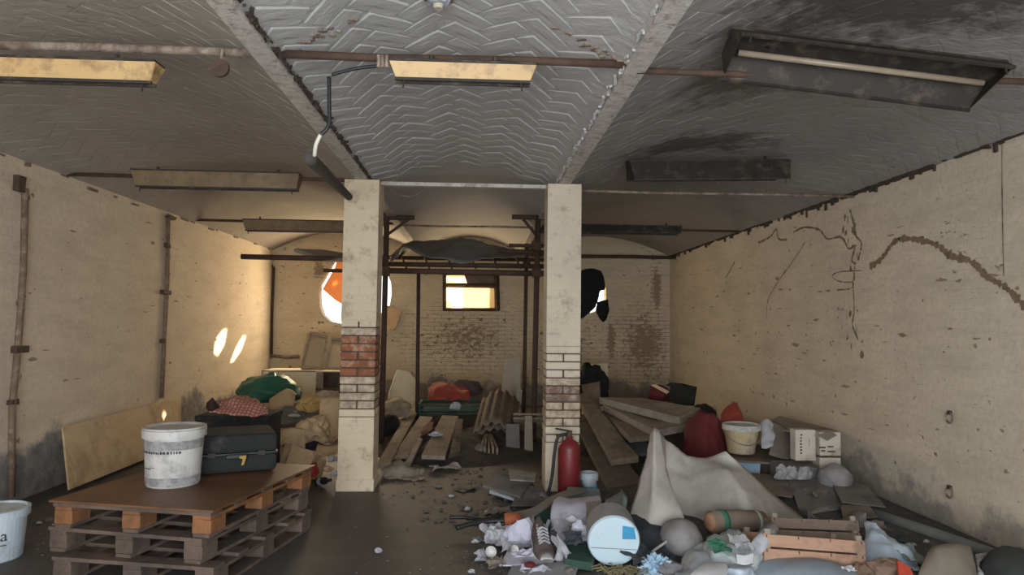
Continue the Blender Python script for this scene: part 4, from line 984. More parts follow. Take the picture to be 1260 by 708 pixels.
build(drape([[at(470, 592, 6.75), at(490, 596, 6.7), at(512, 594, 6.7), at(525, 588, 6.75)], [at(472, 578, 6.9), at(490, 572, 6.9), at(508, 580, 6.85), at(522, 582, 6.85)], [at(478, 575, 7.1), at(492, 568, 7.1), at(508, 576, 7.0), at(520, 579, 7.0)]], 6, .045, 9, 15), 'dirty_rag', mat('dirty_pale_rag', (.30, .26, .20), (.19, .16, .125), .9, 10), label='dirty pale rag on the floor right of the left column', cat='cloth', smooth=True, solid=.01)

# grey boards left of the right column
t1 = board([atz(594, 597, .12), atz(640, 611, .09), atz(658, 588, .14), atz(612, 577, .17)], .02, 'grey_board', card_g, 'grey board with pale edge lying left of the right column', 'board')
board([atz(602, 604, .05), atz(640, 616, .04), atz(650, 600, .07), atz(612, 590, .08)], .025, 'polystyrene_board', white_cl, 'bluish white foam board under the grey board', 'board')
board([atz(628, 590, .20), atz(658, 592, .17), atz(660, 582, .18), atz(626, 577, .21)], .012, 'torn_sheet', grey_cl, 'torn pale sheet on the grey board', 'board')
board([atz(628, 622, .03), atz(672, 622, .02), atz(668, 604, .06), atz(645, 596, .12)], .012, 'card_piece', card_g, 'dark triangular card piece in front of the grey board', 'board')

# fire extinguisher
p = at(700, 609, 6.02); p.z = 0
t = thing('fire_extinguisher', 'faded red fire extinguisher in front of the right column', 'fire extinguisher', p)
R1 = .098
build(M().lathe([(R1*.9, 0), (R1, .015), (R1, .42), (R1*.92, .46), (R1*.6, .49), (.03, .505), (.03, .53)], 28, p), 'cylinder', redpaint, t, smooth=True)
vv = build(M().box(p+V(0, 0, .55), (.045, .05, .045)), 'valve', rust, t, bevel=.006)
build(M().box(p+V(-.05, -.01, .585), (.15, .022, .015), (0, .18, 0)), 'lever', dark_metal, vv, bevel=.003)
build(M().box(p+V(-.05, -.01, .545), (.14, .022, .012), (0, -.1, 0)), 'handle', dark_metal, vv, bevel=.003)
build(M().tube(catmull([p+V(-.02, -.02, .55), p+V(-.10, -.03, .53), p+V(-.13, -.03, .40), p+V(-.15, -.03, .2), p+V(-.19, -.04, .03), p+V(-.22, -.05, .02)], 6), .014, 8), 'hose', black, vv, smooth=True)

# ------------------------------------------------------------------ right: timbers
def beamq(px, Y, th, name, mt, label, group=None):
    """upper face corners with explicit depth each"""
    P = [at(x, y, Yv) for (x, y), Yv in zip(px, Y)]
    return build(M().quad(P, th, V(0, 0, 1)), name, mt, label=label, cat='timber', group=group, bevel=.008)
G = 'timbers leaning right of the right column'
beamq([(752, 566), (786, 562), (722, 484), (708, 484)], (6.6, 6.7, 8.6, 8.6), .06, 'timber', wood_y, 'long beam sloping down beside the fire extinguisher', G)
beamq([(752, 610), (800, 604), (735, 520), (708, 520)], (6.2, 6.3, 8.2, 8.2), .05, 'timber', card_d, 'broad board lying below the long sloping beam', G)
beamq([(836, 514), (862, 502), (790, 490), (737, 489)], (7.3, 7.6, 8.6, 8.3), .085, 'timber', wood_grey, 'thick timber on top, pointing to the right wall', G)
beamq([(806, 530), (848, 522), (790, 502), (742, 498)], (7.0, 7.3, 8.5, 8.2), .075, 'timber', wood_grey, 'second timber, under the top one', G)
beamq([(775, 538), (800, 536), (770, 508), (742, 507)], (6.9, 7.1, 8.3, 8.2), .06, 'timber', wood_y, 'third timber, lowest of the crossing stack', G)
board([at(760, 560, 6.9), at(800, 558, 7.0), at(790, 530, 7.6), at(758, 528, 7.6)], .03, 'blue_grey_board', mat('blue_grey_board', (.13, .145, .15), (.10, .11, .115), .8), 'blue-grey board under the crossing timbers', 'board')
board([at(716, 476, 9.2), at(738, 472, 9.2), at(740, 520, 8.8), at(720, 500, 8.8)], .03, 'wooden_offcut', wood_y, 'upright wooden offcut beside the right column', 'board')
build(blob(at(727, 500, 9.5), (ln(708, 748, 9.5), .4, .54), .25, 2.5, 21, 4, True, .2), 'black_bag', blackcloth, label='black bag behind the timbers next to the right column', cat='bag', smooth=True)
board([at(716, 510, 11.3), at(748, 510, 11.3), at(748, 447, 11.7), at(718, 449, 11.7)], .02, 'pale_board', cream, 'pale board behind the black bag', 'board')
carton(838, 497, 8.6, .22, .24, .24, .5, 'black_carton', charcoal, 'small black carton standing behind the timbers', tilt=(.1, .1), flaps=1)
build(blob(at(811, 493, 8.9), (.28, .3, .2), .25, 2.5, 23, 3), 'maroon_bundle', maroon, label='maroon bundle behind the top timber', cat='cloth', smooth=True)
board([at(800, 474, 8.7), at(806, 473, 8.7), at(824, 482, 8.7), at(820, 485, 8.7)], .015, 'wood_strip', wood_pale, 'short pale strip lying on the maroon bundle', 'strip')
build(blob(at(865, 515, 7.8), (.26, .3, .16), .3, 2.5, 24, 3), 'black_bag', blackcloth, label='small black bag at the end of the top timber', cat='bag', smooth=True)

heap((2.15, 8.95), 1.25, 1.5, .42, 6, 'rubbish_heap', mat('dark_timber_litter', (.07, .055, .042)), 'dark heap of rubbish under the crossing timbers', 'rubbish')
def mound(x, y):
    k = max(0, 1-((x-2.25)/1.55)**2-((y-5.7)/1.75)**2)
    k2 = max(0, 1-((x-1.1)/1.3)**2-((y-5.0)/.9)**2)
    return .055*k**.8+.03*k2**.8
def atm(px, py, dz=0):
    d = ray(px, py); z = 0
    for _ in range(12):
        p = CAM+d*((z+dz-CAM.z)/d.z); z = .5*z+.5*mound(p.x, p.y)
    return p-V(0, 0, dz)
m = M()
def bed(u, v):
    a = 2*math.pi*u; x = 2.0+1.58*v*math.cos(a); y = 5.15+1.3*v*math.sin(a)
    return V(x, y, mound(x, y)+.012*(1-v)-.004+.012*noise.noise(V(x*5, y*5, 0))*(1-v))
m.grid(bed, 80, 30)
build(m, 'litter_bed', mat('slate_litter', (.085, .085, .085), (.05, .051, .053), .95, 7, 26, .7, (.16, .155, .15), .35, 10), label='dark bed of trodden dirt and litter under right-hand rubbish', cat='litter', kind='stuff', smooth=True)

build(blob(at(866, 560, 6.9)-V(0, 0, .1), (ln(845, 895, 6.9), .45, .52), .18, 1.9, 31, 4, True, .12), 'maroon_bag', maroon, label='maroon cloth bag left of the ochre bucket', cat='bag', smooth=True)
m = drape([[at(880, 575, 7.0), at(900, 575, 7.0), at(920, 575, 7.0)], [at(886, 522, 7.2), at(900, 520, 7.2), at(914, 520, 7.2)], [at(889, 508, 7.3), at(901, 508, 7.25), at(911, 507, 7.3)], [at(898, 499, 7.4), at(903, 497, 7.4), at(907, 496, 7.4)]], 5, .012, 6, 8)
build(m, 'red_cone', redcl, label='red pointed cloth scrap behind the ochre bucket', cat='cloth', smooth=True, solid=.012)
# ochre bucket on a board
zb = at(912, 556, 6.5)
board([at(893, 566, 6.3), at(958, 570, 6.3), at(966, 556, 6.9), at(890, 553, 6.9)], .02, 'support_board', card_d, 'dusty board carrying the ochre bucket', 'board')
bucket(at(912, 557, 6.55), .165, .125, .27, ochre, 'paint_bucket', 'open bucket smeared with ochre paint beside the maroon bag', lid=False, liner=mat('dark_bucket_inside', (.10, .095, .09)), rimmat=white_pl)
carton(918, 588, 6.45, .2, .16, .17, -.1, 'blue_carton', bluep, 'small pale blue carton under the ochre bucket board', open_=False, tilt=(.05, .05))
build(M().box(at(945, 586, 6.6)+V(0, .1, .05), (.22, .3, .2), (.1, .2, .3)), 'crate_piece', card_d, label='dusty brown crate piece under the ochre bucket board', cat='crate', bevel=.006)
flap([[(934, 552), (941, 553), (950, 550)], [(936, 535), (943, 532), (952, 535)], [(937, 520), (945, 515), (953, 522)]], 6.4, 'plastic_bag', paper, 'pale crumpled plastic bag right of the ochre bucket', 'bag', .03, 12, .004, .12)
flap([[(946, 560), (966, 566), (982, 562)], [(950, 536), (966, 545), (980, 550)], [(950, 519), (966, 526), (982, 538)]], 6.4, 'cardboard_sheet', card_d, 'folded dusty cardboard between the plastic bag and cartons', 'cardboard', .01, 14, .006, .15)
s_ = 6.35/F
carton(988, 566, 6.15, 25*s_, .10, 36*s_, .02, 'printed_carton', carton_w, 'white carton with vertical black print, left of the pair', open_=False, marks=True)
carton(1017, 560, 6.22, 26*s_, .14, 28*s_, .0, 'printed_carton', carton_w, 'white carton with black print by right wall, upper', open_=False, marks=False)
carton(1017, 583, 6.22, 26*s_, .14, 20*s_, .0, 'printed_carton', carton_w, 'white carton by right wall, under the upper one', open_=False)
for k, (x, y, w_) in enumerate(((1012, 551, 8), (1022, 550, 7), (1013, 555, 5), (1023, 556, 9))):
    build(M().box(at(x, y, 6.14), (w_*s_, .003, 1.6*s_)), 'print', ink, bpy.data.objects['printed_carton.001'])
board([at(1006, 536, 6.13), at(1018, 543, 6.13), at(1030, 536, 6.13), at(1022, 530, 6.13)], .006, 'torn_flap', card_d, 'grey torn flap stuck on the upper white carton', 'cardboard')
board([at(930, 524, 6.9), at(1032, 540, 6.2), at(1030, 530, 6.6), at(960, 512, 7.3)], .015, 'loose_board', wood_grey, 'grey boards lying across the top of the cartons', 'board')
carton(976, 592, 6.15, 45*s_, .22, 20*s_, .02, 'crumpled_pack', card_g, 'grey crushed pack below the printed cartons', open_=False, tilt=(.1, 0))
for k, x in enumerate((962, 975, 990)): build(crumple(at(x, 590, 5.98)-V(0, 0, .0), (.12, .05, .11), 50+k, 3), 'foil_scrap', mat('dull_foil', (.34, .33, .32), (.20, .195, .19), .5, 12), label='crumpled dull foil scrap, %s of three before the grey pack' % ('left', 'middle', 'right')[k], cat='scrap', group='foil scraps by the grey pack')
build(blob(at(1028, 600, 5.9), (ln(1008, 1048, 5.9), .3, .20), .10, 1.8, 33, 4), 'grey_sack', grey_cl, label='rounded grey sack below the white cartons', cat='sack', smooth=True)
build(M().box(at(985, 600, 6.45)*1+V(0, .05, -.15), (.95, .42, .30)), 'low_crate', wood_dark, label='dark low crate under the printed cartons', cat='crate', bevel=.01)

# small paint pot near the extinguisher
q = at(725, 598, 6.1); q.z = max(.0, q.z)
bucket(q, .068, .062, .105, white_cl, 'paint_pot', 'small white paint pot right of the fire extinguisher', lid=True, handle=False)
build(M().tube([q+V(-.06, -.03, .0), q+V(.06, -.03, .0)], .02, 6), 'blue_pot_base', blueb, label='blue strip at the foot of the small paint pot', cat='strip')

# ------------------------------------------------------------------ the big tarpaulin
Yt = 5.0
rows = [
 [at(768, 648, 4.9), at(800, 645, 4.72), at(851, 664, 4.64), at(838, 640, 5.25), at(868, 645, 5.05), at(925, 650, 4.88), at(992, 643, 5.12)],
 [at(784, 604, 4.98), at(804, 605, 4.78), at(834, 618, 4.80), at(826, 608, 5.4), at(858, 612, 5.32), at(912, 606, 5.02), at(958, 614, 5.3)],
 [at(795, 566, 5.05), at(806, 566, 4.92), at(819, 580, 4.96), at(818, 574, 5.5), at(846, 586, 5.55), at(894, 578, 5.22), at(925, 585, 5.42)],
 [at(802, 532, 5.16), at(806, 528, 5.12), at(811, 530, 5.14), at(820, 541, 5.45), at(846, 562, 5.65), at(870, 564, 5.6), at(895, 556, 5.45)],
 [at(806, 560, 5.5), at(810, 556, 5.5), at(816, 556, 5.5), at(828, 562, 5.7), at(850, 580, 5.85), at(872, 585, 5.88), at(892, 585, 5.9)]]
for r in rows:
    for i, p in enumerate(r): r[i] = V(p.x, p.y, max(p.z, .03))
build(drape(rows, 7, .012, 4, 4, lin=True), 'tarpaulin', canvas, label='large stiff grey-beige tarpaulin folded to a peak', cat='tarpaulin', smooth=True, solid=.008)
build(blob(atm(838, 678), (ln(812, 862, 4.55), .34, .20), .06, 1.5, 41, 4), 'grey_cushion', grey_cl, label='rounded grey cushion at the foot of the tarpaulin', cat='cushion', smooth=True)
m = drape([[atm(772, 690), atm(792, 696), atm(812, 694), atm(835, 690)], [atm(770, 672)+V(0, 0, .08), atm(790, 676)+V(0, 0, .10), atm(812, 676)+V(0, 0, .08), atm(832, 676)+V(0, 0, .05)], [atm(772, 655)+V(0, 0, .10), atm(792, 658)+V(0, 0, .12), atm(812, 660)+V(0, 0, .1), atm(830, 664)+V(0, 0, .06)]], 6, .035, 8, 17)
build(m, 'slate_cloth', navy, label='dark slate cloth between the white drum and grey cushion', cat='cloth', smooth=True, solid=.01)

# ------------------------------------------------------------------ right foreground litter
# bucket lying on its side, pale disc towards the camera
p = atm(755, 700); ctr_d = p+V(0, .0, .165)
t = thing('toppled_drum', 'toppled drum with pale blue-white end facing the camera', 'drum', p)
ax = V(.03, .42, .07).normalized(); R0 = .158
def ringpt(c, r, a):
    s1 = ax.cross(V(0, 0, 1)).normalized(); s2 = s1.cross(ax).normalized(); return c+r*(math.cos(a)*s1+math.sin(a)*s2)
build(M().tube([ctr_d, ctr_d+ax*.02, ctr_d+ax*.22], [R0, R0*1.02, R0*.96], 32), 'body', grey_cl, t, smooth=False)
build(M().tube([ctr_d-ax*.012, ctr_d+ax*.01], [R0*.97, R0*1.03], 36), 'end_disc', mat('pale_blue_white_lid', (.50, .66, .74), (.58, .68, .72), .5, 3, 20, .05, (.36, .38, .38), .2, 4), t, bevel=.004)
cf = ctr_d-ax*.0125
s1 = ax.cross(V(0, 0, 1)).normalized(); s2 = s1.cross(ax).normalized()
if s2.z < 0: s2 = -s2
if s1.x < 0: s1 = -s1
build(M().quad([cf+s1*.05+s2*.02, cf+s1*.135+s2*.02, cf+s1*.12+s2*.095, cf+s1*.05+s2*.105], .002, -ax).move(-ax*.002), 'blue_patch', blueb, t)
build(M().quad([cf-s1*.14-s2*.035, cf+s1*.14-s2*.045, cf+s1*.14-s2*.049, cf-s1*.14-s2*.040], .001, -ax).move(-ax*.002), 'seam', grey_cl, t)
# sneaker
p = atm(672, 694); L_ = .27
t = thing('sneaker', 'worn brown sneaker with white laces, toe to camera', 'shoe', p)
def shoe(u, v, top):
    # u along the length (0 toe .. 1 heel), v around; local y away from the camera
    pass
outline = [(0, -.0, .030), (.08, 0, .043), (.3, 0, .050), (.55, 0, .040), (.8, 0, .036), (.95, 0, .030), (1, 0, .018)]
def lerp_out(u):
    for (a, _, wa), (b, _, wb_) in zip(outline, outline[1:]):
        if a <= u <= b: return wa+(wb_-wa)*(u-a)/(b-a)
    return .018
sole = M(); up_ = M()
def hgt(u): return .045+ .055*max(0, min(1, (u-.15)/.45)) + .015*max(0, u-.7)
N1, N2 = 20, 20
def solep(u, v):
    a = 2*math.pi*v; return V(lerp_out(u)*1.08*math.cos(a), u*L_, .015+.014*math.sin(a))
def upp(u, v):
    a = math.pi*v; w_ = lerp_out(u); return V(w_*math.cos(a)*(1-.25*max(0, math.sin(a))*min(1, u*1.6)), u*L_, .022+hgt(u)*math.sin(a)**.7)
sole.grid(solep, N1, N2); up_.grid(upp, N1, N2)
T = Matrix.Translation(p) @ Matrix.Rotation(.12, 4, 'Z') @ Matrix.Rotation(.30, 4, 'X') @ Matrix.Diagonal((1.35, 1.1, 1.15, 1))
build(sole.tf(T), 'sole', white_pl, t, smooth=True, solid=.004); build(up_.tf(T), 'upper', mat('brown_suede', (.11, .085, .075), (.075, .058, .052), .9), t, smooth=True, solid=.004)
for k in range(5):
    u = .28+.07*k; z = .026+hgt(u)+.002
    build(M().tube([V(-.026, u*L_-.006, z-.012), V(0, u*L_, z+.004), V(.026, u*L_+.006, z-.012)], .0042, 5).tf(T), 'lace', paper, t)
    build(M().tube([V(.026, u*L_-.006, z-.012), V(0, u*L_, z+.006), V(-.026, u*L_+.012, z-.010)], .0042, 5).tf(T), 'lace', paper, t)
build(M().box((0, .62*L_, .10), (.045, .08, .008), (.35, 0, 0)).tf(T), 'tongue', grey_cl, t, bevel=.003)
# second, smaller shoe-like scrap next to it and pale tags
build(drape([[atm(656, 690), atm(662, 692), atm(668, 690)], [atm(655, 684)+V(0, 0, .06), atm(661, 684)+V(0, 0, .09), atm(667, 684)+V(0, 0, .07)], [atm(657, 676)+V(0, 0, .1), atm(663, 676)+V(0, 0, .13), atm(668, 676)+V(0, 0, .1)]], 4, .015, 9, 2), 'printed_scrap', paper, label='white printed scrap leaning on the sneaker', cat='paper', solid=.004)
build(crumple(atm(690, 692), (.06, .06, .09), 61, 3), 'paper_scrap', paper, label='white crumpled tag right of the sneaker', cat='paper')
# concrete block crate behind
board([atm(676, 676)+V(0, 0, .02), atm(728, 676)+V(0, 0, .02), atm(730, 650)+V(0, 0, .20), atm(678, 653)+V(0, 0, .19)], .05, 'grey_slab', mat('grey_foam_slab', (.23, .235, .235), (.17, .175, .175), .9, 8, 20, .5, (.09, .09, .09), .35, 9), 'tilted grey slab behind the sneaker', 'slab', bevel=.01)
build(M().quad([atm(694, 700), atm(730, 706), atm(734, 682), atm(697, 679)], .05, V(0, 0, 1)).move(V(0, 0, .06)), 'green_box', dgreen, label='flat dark green box between sneaker and drum', cat='box', bevel=.005)
build(crumple(atm(713, 680)+V(0, 0, .08), (.12, .10, .12), 63, 4), 'net_ball', lilac, label='crumpled bluish netting in front of the grey slab', cat='netting')
# curved sheets
Y0 = 5.0
rows = [[at(680, 650, 4.75), at(700, 650, 4.7), at(722, 648, 4.7), at(740, 646, 4.75)], [at(678, 634, 4.8), at(700, 636, 4.76), at(722, 636, 4.76), at(741, 632, 4.8)], [at(681, 618, 4.95), at(700, 621, 4.9), at(722, 618, 4.9), at(740, 616, 4.95)], [at(688, 612, 5.15), at(702, 614, 5.1), at(722, 612, 5.1), at(738, 611, 5.15)]]
build(drape(rows, 5, .008, 6, 3), 'lilac_sheet', lilac, label='curled lilac-white paper sheet left of the foam offcut', cat='paper', smooth=True, solid=.004)
board([at(722, 648, 4.69), at(739, 645, 4.73), at(739, 616, 4.88), at(721, 618, 4.85)], .004, 'brown_patch', card_d, 'brown card patch on the right end of the curled sheet', 'cardboard')
board([at(678, 652, 4.66), at(717, 644, 4.66), at(704, 634, 4.72), at(694, 640, 4.70)], .003, 'white_paper', mat('clean_white_paper', (.72, .72, .74), (.66, .66, .68), .8), 'clean white paper lying before the curled lilac sheet', 'paper')
rows = [[at(744, 642, 4.8), at(758, 640, 4.8), at(768, 628, 4.85), at(770, 612, 4.95)], [at(744, 628, 4.95), at(756, 626, 4.95), at(765, 617, 5.0), at(768, 608, 5.05)], [at(744, 616, 5.15), at(755, 612, 5.15), at(763, 608, 5.15), at(766, 604, 5.2)]]
build(drape(rows, 5, .01, 6, 7), 'foam_offcut', foam, label='curved grey-green foam offcut beside the tarpaulin', cat='foam', smooth=True, solid=.03)
m = drape([[at(616, 645, 4.95), at(650, 640, 5.0), at(690, 614, 5.3), at(720, 606, 5.5)], [at(624, 632, 5.15), at(655, 626, 5.2), at(690, 606, 5.5), at(720, 601, 5.7)]], 7, .006, 5, 5)
build(m, 'grey_strip', mat('grey_brown_strip', (.24, .22, .195), (.18, .165, .145), .85), label='long curved grey strip sloping above the sneaker', cat='strip', smooth=True, solid=.012)
build(M().quad([at(694, 616, 5.6), at(742, 618, 5.6), at(738, 600, 5.75), at(698, 598, 5.75)], .06), 'foam_pad', foam, label='dark foam pad in front of the fire extinguisher', cat='foam', bevel=.02)
build(M().quad([at(640, 668, 4.85), at(680, 668, 4.85), at(690, 624, 5.15), at(655, 632, 5.1)], .03), 'green_sheet', dgreen, label='dark green sheet under the long grey strip', cat='sheet', bevel=.004)
flap([[(638, 660), (648, 664), (660, 656)], [(642, 648), (650, 650), (658, 644)], [(645, 640), (652, 638), (657, 634)]], 4.8, 'lilac_sheet', lilac, 'small bent lilac paper right of the orange cup', 'paper', .01, 9, .003, .12)
build(M().tube([at(668, 660, 4.75), at(676, 640, 4.75)], .012, 6), 'white_strap', paper, label='thin white strap sticking up behind the sneaker', cat='strap')
# orange cup with black pipes
p = at(631, 648, 4.95)
t = thing('orange_cup', 'orange-brown cup at the end of the black hose', 'cup', p)
build(M().tube([at(641, 640, 4.95), at(621, 641, 4.95)], [.044, .05], 20), 'shell', terra, t, smooth=True)
build(M().tube([at(621.5, 641, 4.949), at(620, 641, 4.949)], [.047, .044], 20), 'mouth', black, t)
build(M().tube(catmull([at(622, 641, 4.95), at(600, 642, 4.95), at(580, 645, 4.9), at(562, 650, 4.85)], 6), [.018]*19, 8), 'black_hose', black, label='bent black hose lying left of the orange cup', cat='hose', smooth=True)
build(M().tube(catmull([at(553, 637, 5.1), at(572, 637, 5.1), at(596, 640, 5.05), at(615, 636, 5.1)], 6), [.014]*19, 8), 'black_hose', black, label='thin black rod above the bent black hose', cat='hose', smooth=True)
# crumpled papers on the left edge of the pile
for i, (x, y, w_, h_, mt, lab) in enumerate(((606, 668, 20, 16, paper, 'white torn paper at the left edge of the litter'), (620, 668, 34, 14, paper, 'wide crumpled grey-white paper below the hose'), (640, 672, 34, 26, lilac, 'crumpled lilac paper left of the sneaker'), (653, 668, 14, 14, card_d, 'brown crumpled card beside the lilac paper'), (636, 655, 18, 10, paper, 'crumpled paper right below the orange cup'))):
    q = atm(x, y); s_ = q.y/F
    build(crumple(q, (w_*s_, w_*s_*.8, h_*s_*1.1), 70+i, 4, .7), 'crumpled_paper', mt, label=lab, cat='paper')
for i, (x, y, r, lab) in enumerate(((602, 690, .033, 'round white cup lying at the left edge of the litter'), (628, 686, .026, 'small white cup left of the sneaker'))):
    q = atm(x, y); t = thing('plastic_cup', lab, 'cup', q, 'white cups in the litter')
    m = M().lathe([(0.001, 0), (r*.8, 0), (r, .06), (r*1.08, .062), (r*.96, .060), (r*.76, .004), (0.001, .004)], 20).rot((1.0, .3, .4*i)).move(q+V(0, .02, r)); build(m, 'shell', white_pl, t, smooth=True)
board([atm(614, 700)+V(0, 0, .02), atm(672, 700)+V(0, 0, .02), atm(668, 694)+V(0, 0, .03), atm(624, 684)+V(0, 0, .03)], .008, 'lilac_board', lilac, 'flat lilac-grey sheet in front of the sneaker', 'paper')
board([atm(620, 716), atm(706, 714), atm(714, 696)+V(0, 0, .03), atm(630, 700)+V(0, 0, .02)], .01, 'grey_card', mat('grey_card', (.26, .25, .26), (.2, .195, .2), .9), 'grey card sheet at the bottom edge before the sneaker', 'cardboard')
build(blob(atm(652, 704)+V(0, 0, .03), (.07, .06, .03), .1, 2, 3, 3), 'red_lump', maroon, label='small dark red lump on the grey card sheet', cat='scrap', smooth=True)
# dried tuft and blue frill
p = atm(768, 708); rr = random.Random(9)
t = thing('straw_tuft', 'dried straw tuft in front of the toppled drum', 'straw', p)
m = M()
for k in range(60):
    a = rr.uniform(0, 6.28); L_ = rr.uniform(.05, .12); q = p+V(rr.uniform(-.09, .09), rr.uniform(-.04, .04), .01)
    m.tube([q, q+V(math.cos(a)*L_*.5, math.sin(a)*L_*.3, L_*.35), q+V(math.cos(a)*L_, math.sin(a)*L_*.6, L_*.25)], .004, 4)
o = build(m, 'stalks', khaki, t); o['kind'] = 'stuff'
p = atm(808, 712)
build(frill(p, (.2, .14, .14), 81), 'blue_frill', bluep, label='frilly pale blue plastic at the bottom edge', cat='plastic')
build(M().tube([atm(782, 704)+V(0, 0, .05), atm(850, 668)+V(0, 0, .12)], .008, 6), 'pale_rod', white_pl, label='thin pale rod slanting left of the packaging', cat='rod')
# rolled log
p = atm(868, 655)
t = thing('carpet_roll', 'brown roll with orange end and green tape before the tarpaulin', 'roll', p)
a = at(874, 643, 4.75); b = at(938, 642, 4.85)
build(M().tube([a, a.lerp(b, .5), b], [.074, .082, .07], 20), 'roll', mat('brown_roll', (.26, .20, .155), (.19, .145, .11), .85), t, smooth=True)
build(M().tube([a+V(-.02, -.005, 0), a+V(.004, 0, 0)], [.05, .075], 20), 'end', mat('salmon_card', (.46, .25, .15)), t, smooth=True)
build(M().tube([a.lerp(b, .16), a.lerp(b, .26)], .083, 20), 'green_tape', mat('green_tape', (.05, .20, .12)), t, smooth=True)
build(M().tube([a.lerp(b, .84), a.lerp(b, .89)], .079, 20), 'strap', mat('grey_strap', (.36, .35, .31)), t, smooth=True)
# packaging bags
def flapz(rows, zs, name, mt, label, cat, amp=.02, seed=1, th=.004, n=6):
    R2 = [[atz(x, y, z+mound(0, 0)) for (x, y), z in zip(r, zz)] for r, zz in zip(rows, zs)]
    return build(drape(R2, n, amp, 7, seed), name, mt, label=label, cat=cat, smooth=True, solid=th)
flapz([[(826, 722), (850, 720), (872, 722), (900, 716)], [(836, 694), (856, 684), (878, 688), (900, 684)], [(846, 676), (864, 668), (882, 668), (902, 664)]], [[.05, .06, .05, .05], [.08, .14, .12, .12], [.08, .12, .10, .08]],
      'plastic_bag', mat('grey_film', (.58, .60, .63), (.36, .38, .41), .4, 7, 26, .3), 'grey-white plastic film at the bottom before the roll', 'bag', .045, 21)
flapz([[(872, 700), (892, 706), (920, 706), (950, 692)], [(866, 678), (888, 680), (914, 686), (944, 676)], [(868, 664), (892, 656), (916, 656), (938, 654)]], [[.06, .06, .06, .06], [.12, .17, .16, .14], [.12, .17, .16, .12]],
      'packaging_bag', mat('white_green_packaging', (.58, .61, .61), (.44, .47, .48), .5, 6, 26, .3, (.05, .17, .11), .22, 5), 'white packaging bag with green print before the roll', 'bag', .05, 22)
flapz([[(846, 716), (870, 718), (896, 716)], [(852, 704), (872, 702), (895, 704)], [(866, 694), (880, 692), (894, 695)]], [[.13]*3, [.15, .16, .15], [.15]*3], 'white_carton', mat('clean_white_paper', (.72, .72, .74)), 'clean white card lying at the bottom edge', 'cardboard', .008, 3)
a = at(930, 676, 4.1); b = at(950, 650, 4.3)
build(M().tube([a, b], .042, 16), 'rolled_paper', paper, label='rolled newspaper sticking up beside the slatted crate', cat='paper', smooth=True)
flapz([[(907, 694), (917, 696), (927, 692)], [(906, 682), (917, 683), (927, 680)]], [[.17]*3, [.21]*3], 'white_label', mat('clean_white_paper', (.72, .72, .74)), 'small white label before the rolled newspaper', 'paper', .005, 3)
p = atz(988, 716, 0)
build(blob(p, (ln(920, 1056, 4.0), .36, .125), .08, 1.7, 51, 4), 'blue_grey_pillow', mat('blue_grey_plastic', (.30, .34, .38), (.22, .255, .29), .6, 5, 26, .25), label='blue-grey pillow in front of the slatted crate', cat='pillow', smooth=True)
flapz([[(896, 714), (912, 716), (932, 712)], [(896, 702), (912, 700), (930, 700)], [(900, 694), (914, 694), (928, 694)]], [[.08]*3, [.14, .17, .13], [.14]*3], 'plastic_bag', mat('blue_white_film', (.58, .65, .72), (.38, .48, .60), .4, 6, 24, .3, (.62, .64, .64), .3, 6), 'small bluish plastic scrap left of the pillow', 'bag', .03, 9)
# slatted crates
def crate(c4, zlift, h_, label, mt, lean):
    """long slatted side facing the camera between two world points, three slats and posts"""
    a, b = c4; t = thing('slatted_crate', label, 'crate', (a+b)/2, 'slatted produce crates')
    L_ = (b-a).length; an = math.atan2((b-a).y, (b-a).x)
    T = Matrix.Translation((a+b)/2) @ Matrix.Rotation(an, 4, 'Z') @ Matrix.Rotation(-math.asin((b-a).z/L_), 4, 'Y') @ Matrix.Rotation(lean, 4, 'X')
    n = 2; hs = h_/n
    for side in (0, .30):
        for k in range(n):
            build(M().box((0, side, hs*(k+.5)), (L_, .009, hs-.012)).jit(.003, 6, k+side).tf(T), 'slat', mt, t, bevel=.002)
    for s in (-1, 1):
        build(M().box((s*(L_/2-.012), .15, h_/2), (.016, .30, h_)).tf(T), 'end_board', mt, t, bevel=.002)
        for yy in (.012, .288): build(M().box((s*(L_/2-.03), yy, h_/2+.01), (.035, .02, h_+.03)).tf(T), 'post', wood_grey, t, bevel=.002)
    for k in range(4): build(M().box((0, .04+k*.075, .006), (L_, .05, .006)).tf(T), 'base_slat', wood_grey, t)
    for k in range(4):
        for kk in range(n):
            build(M().box((-L_/2+.02+k*(L_-.04)/3, -.006, hs*(kk+.8)), (.006, .003, .016)).tf(T), 'staple', rust, t)
salmon = mat('salmon_crate_wood', (.50, .30, .20), (.40, .235, .155), .8, 3, 20, .3, (.20, .13, .09), .35, 6, stretch=(1, 6, 6))
crate((at(940, 692, 4.12), at(1066, 701, 4.15)), 0, .165, 'salmon slatted crate nearest the camera on its base', salmon, -.25)
crate((at(952, 666, 4.6), at(1060, 670, 4.62)), 0, .155, 'grey-brown slatted crate behind the salmon one', mat('brown_crate_wood', (.27, .20, .15), (.20, .15, .115), .85, 3, 20, .3, (.11, .085, .065), .45, 7, stretch=(1, 6, 6)), -.35)
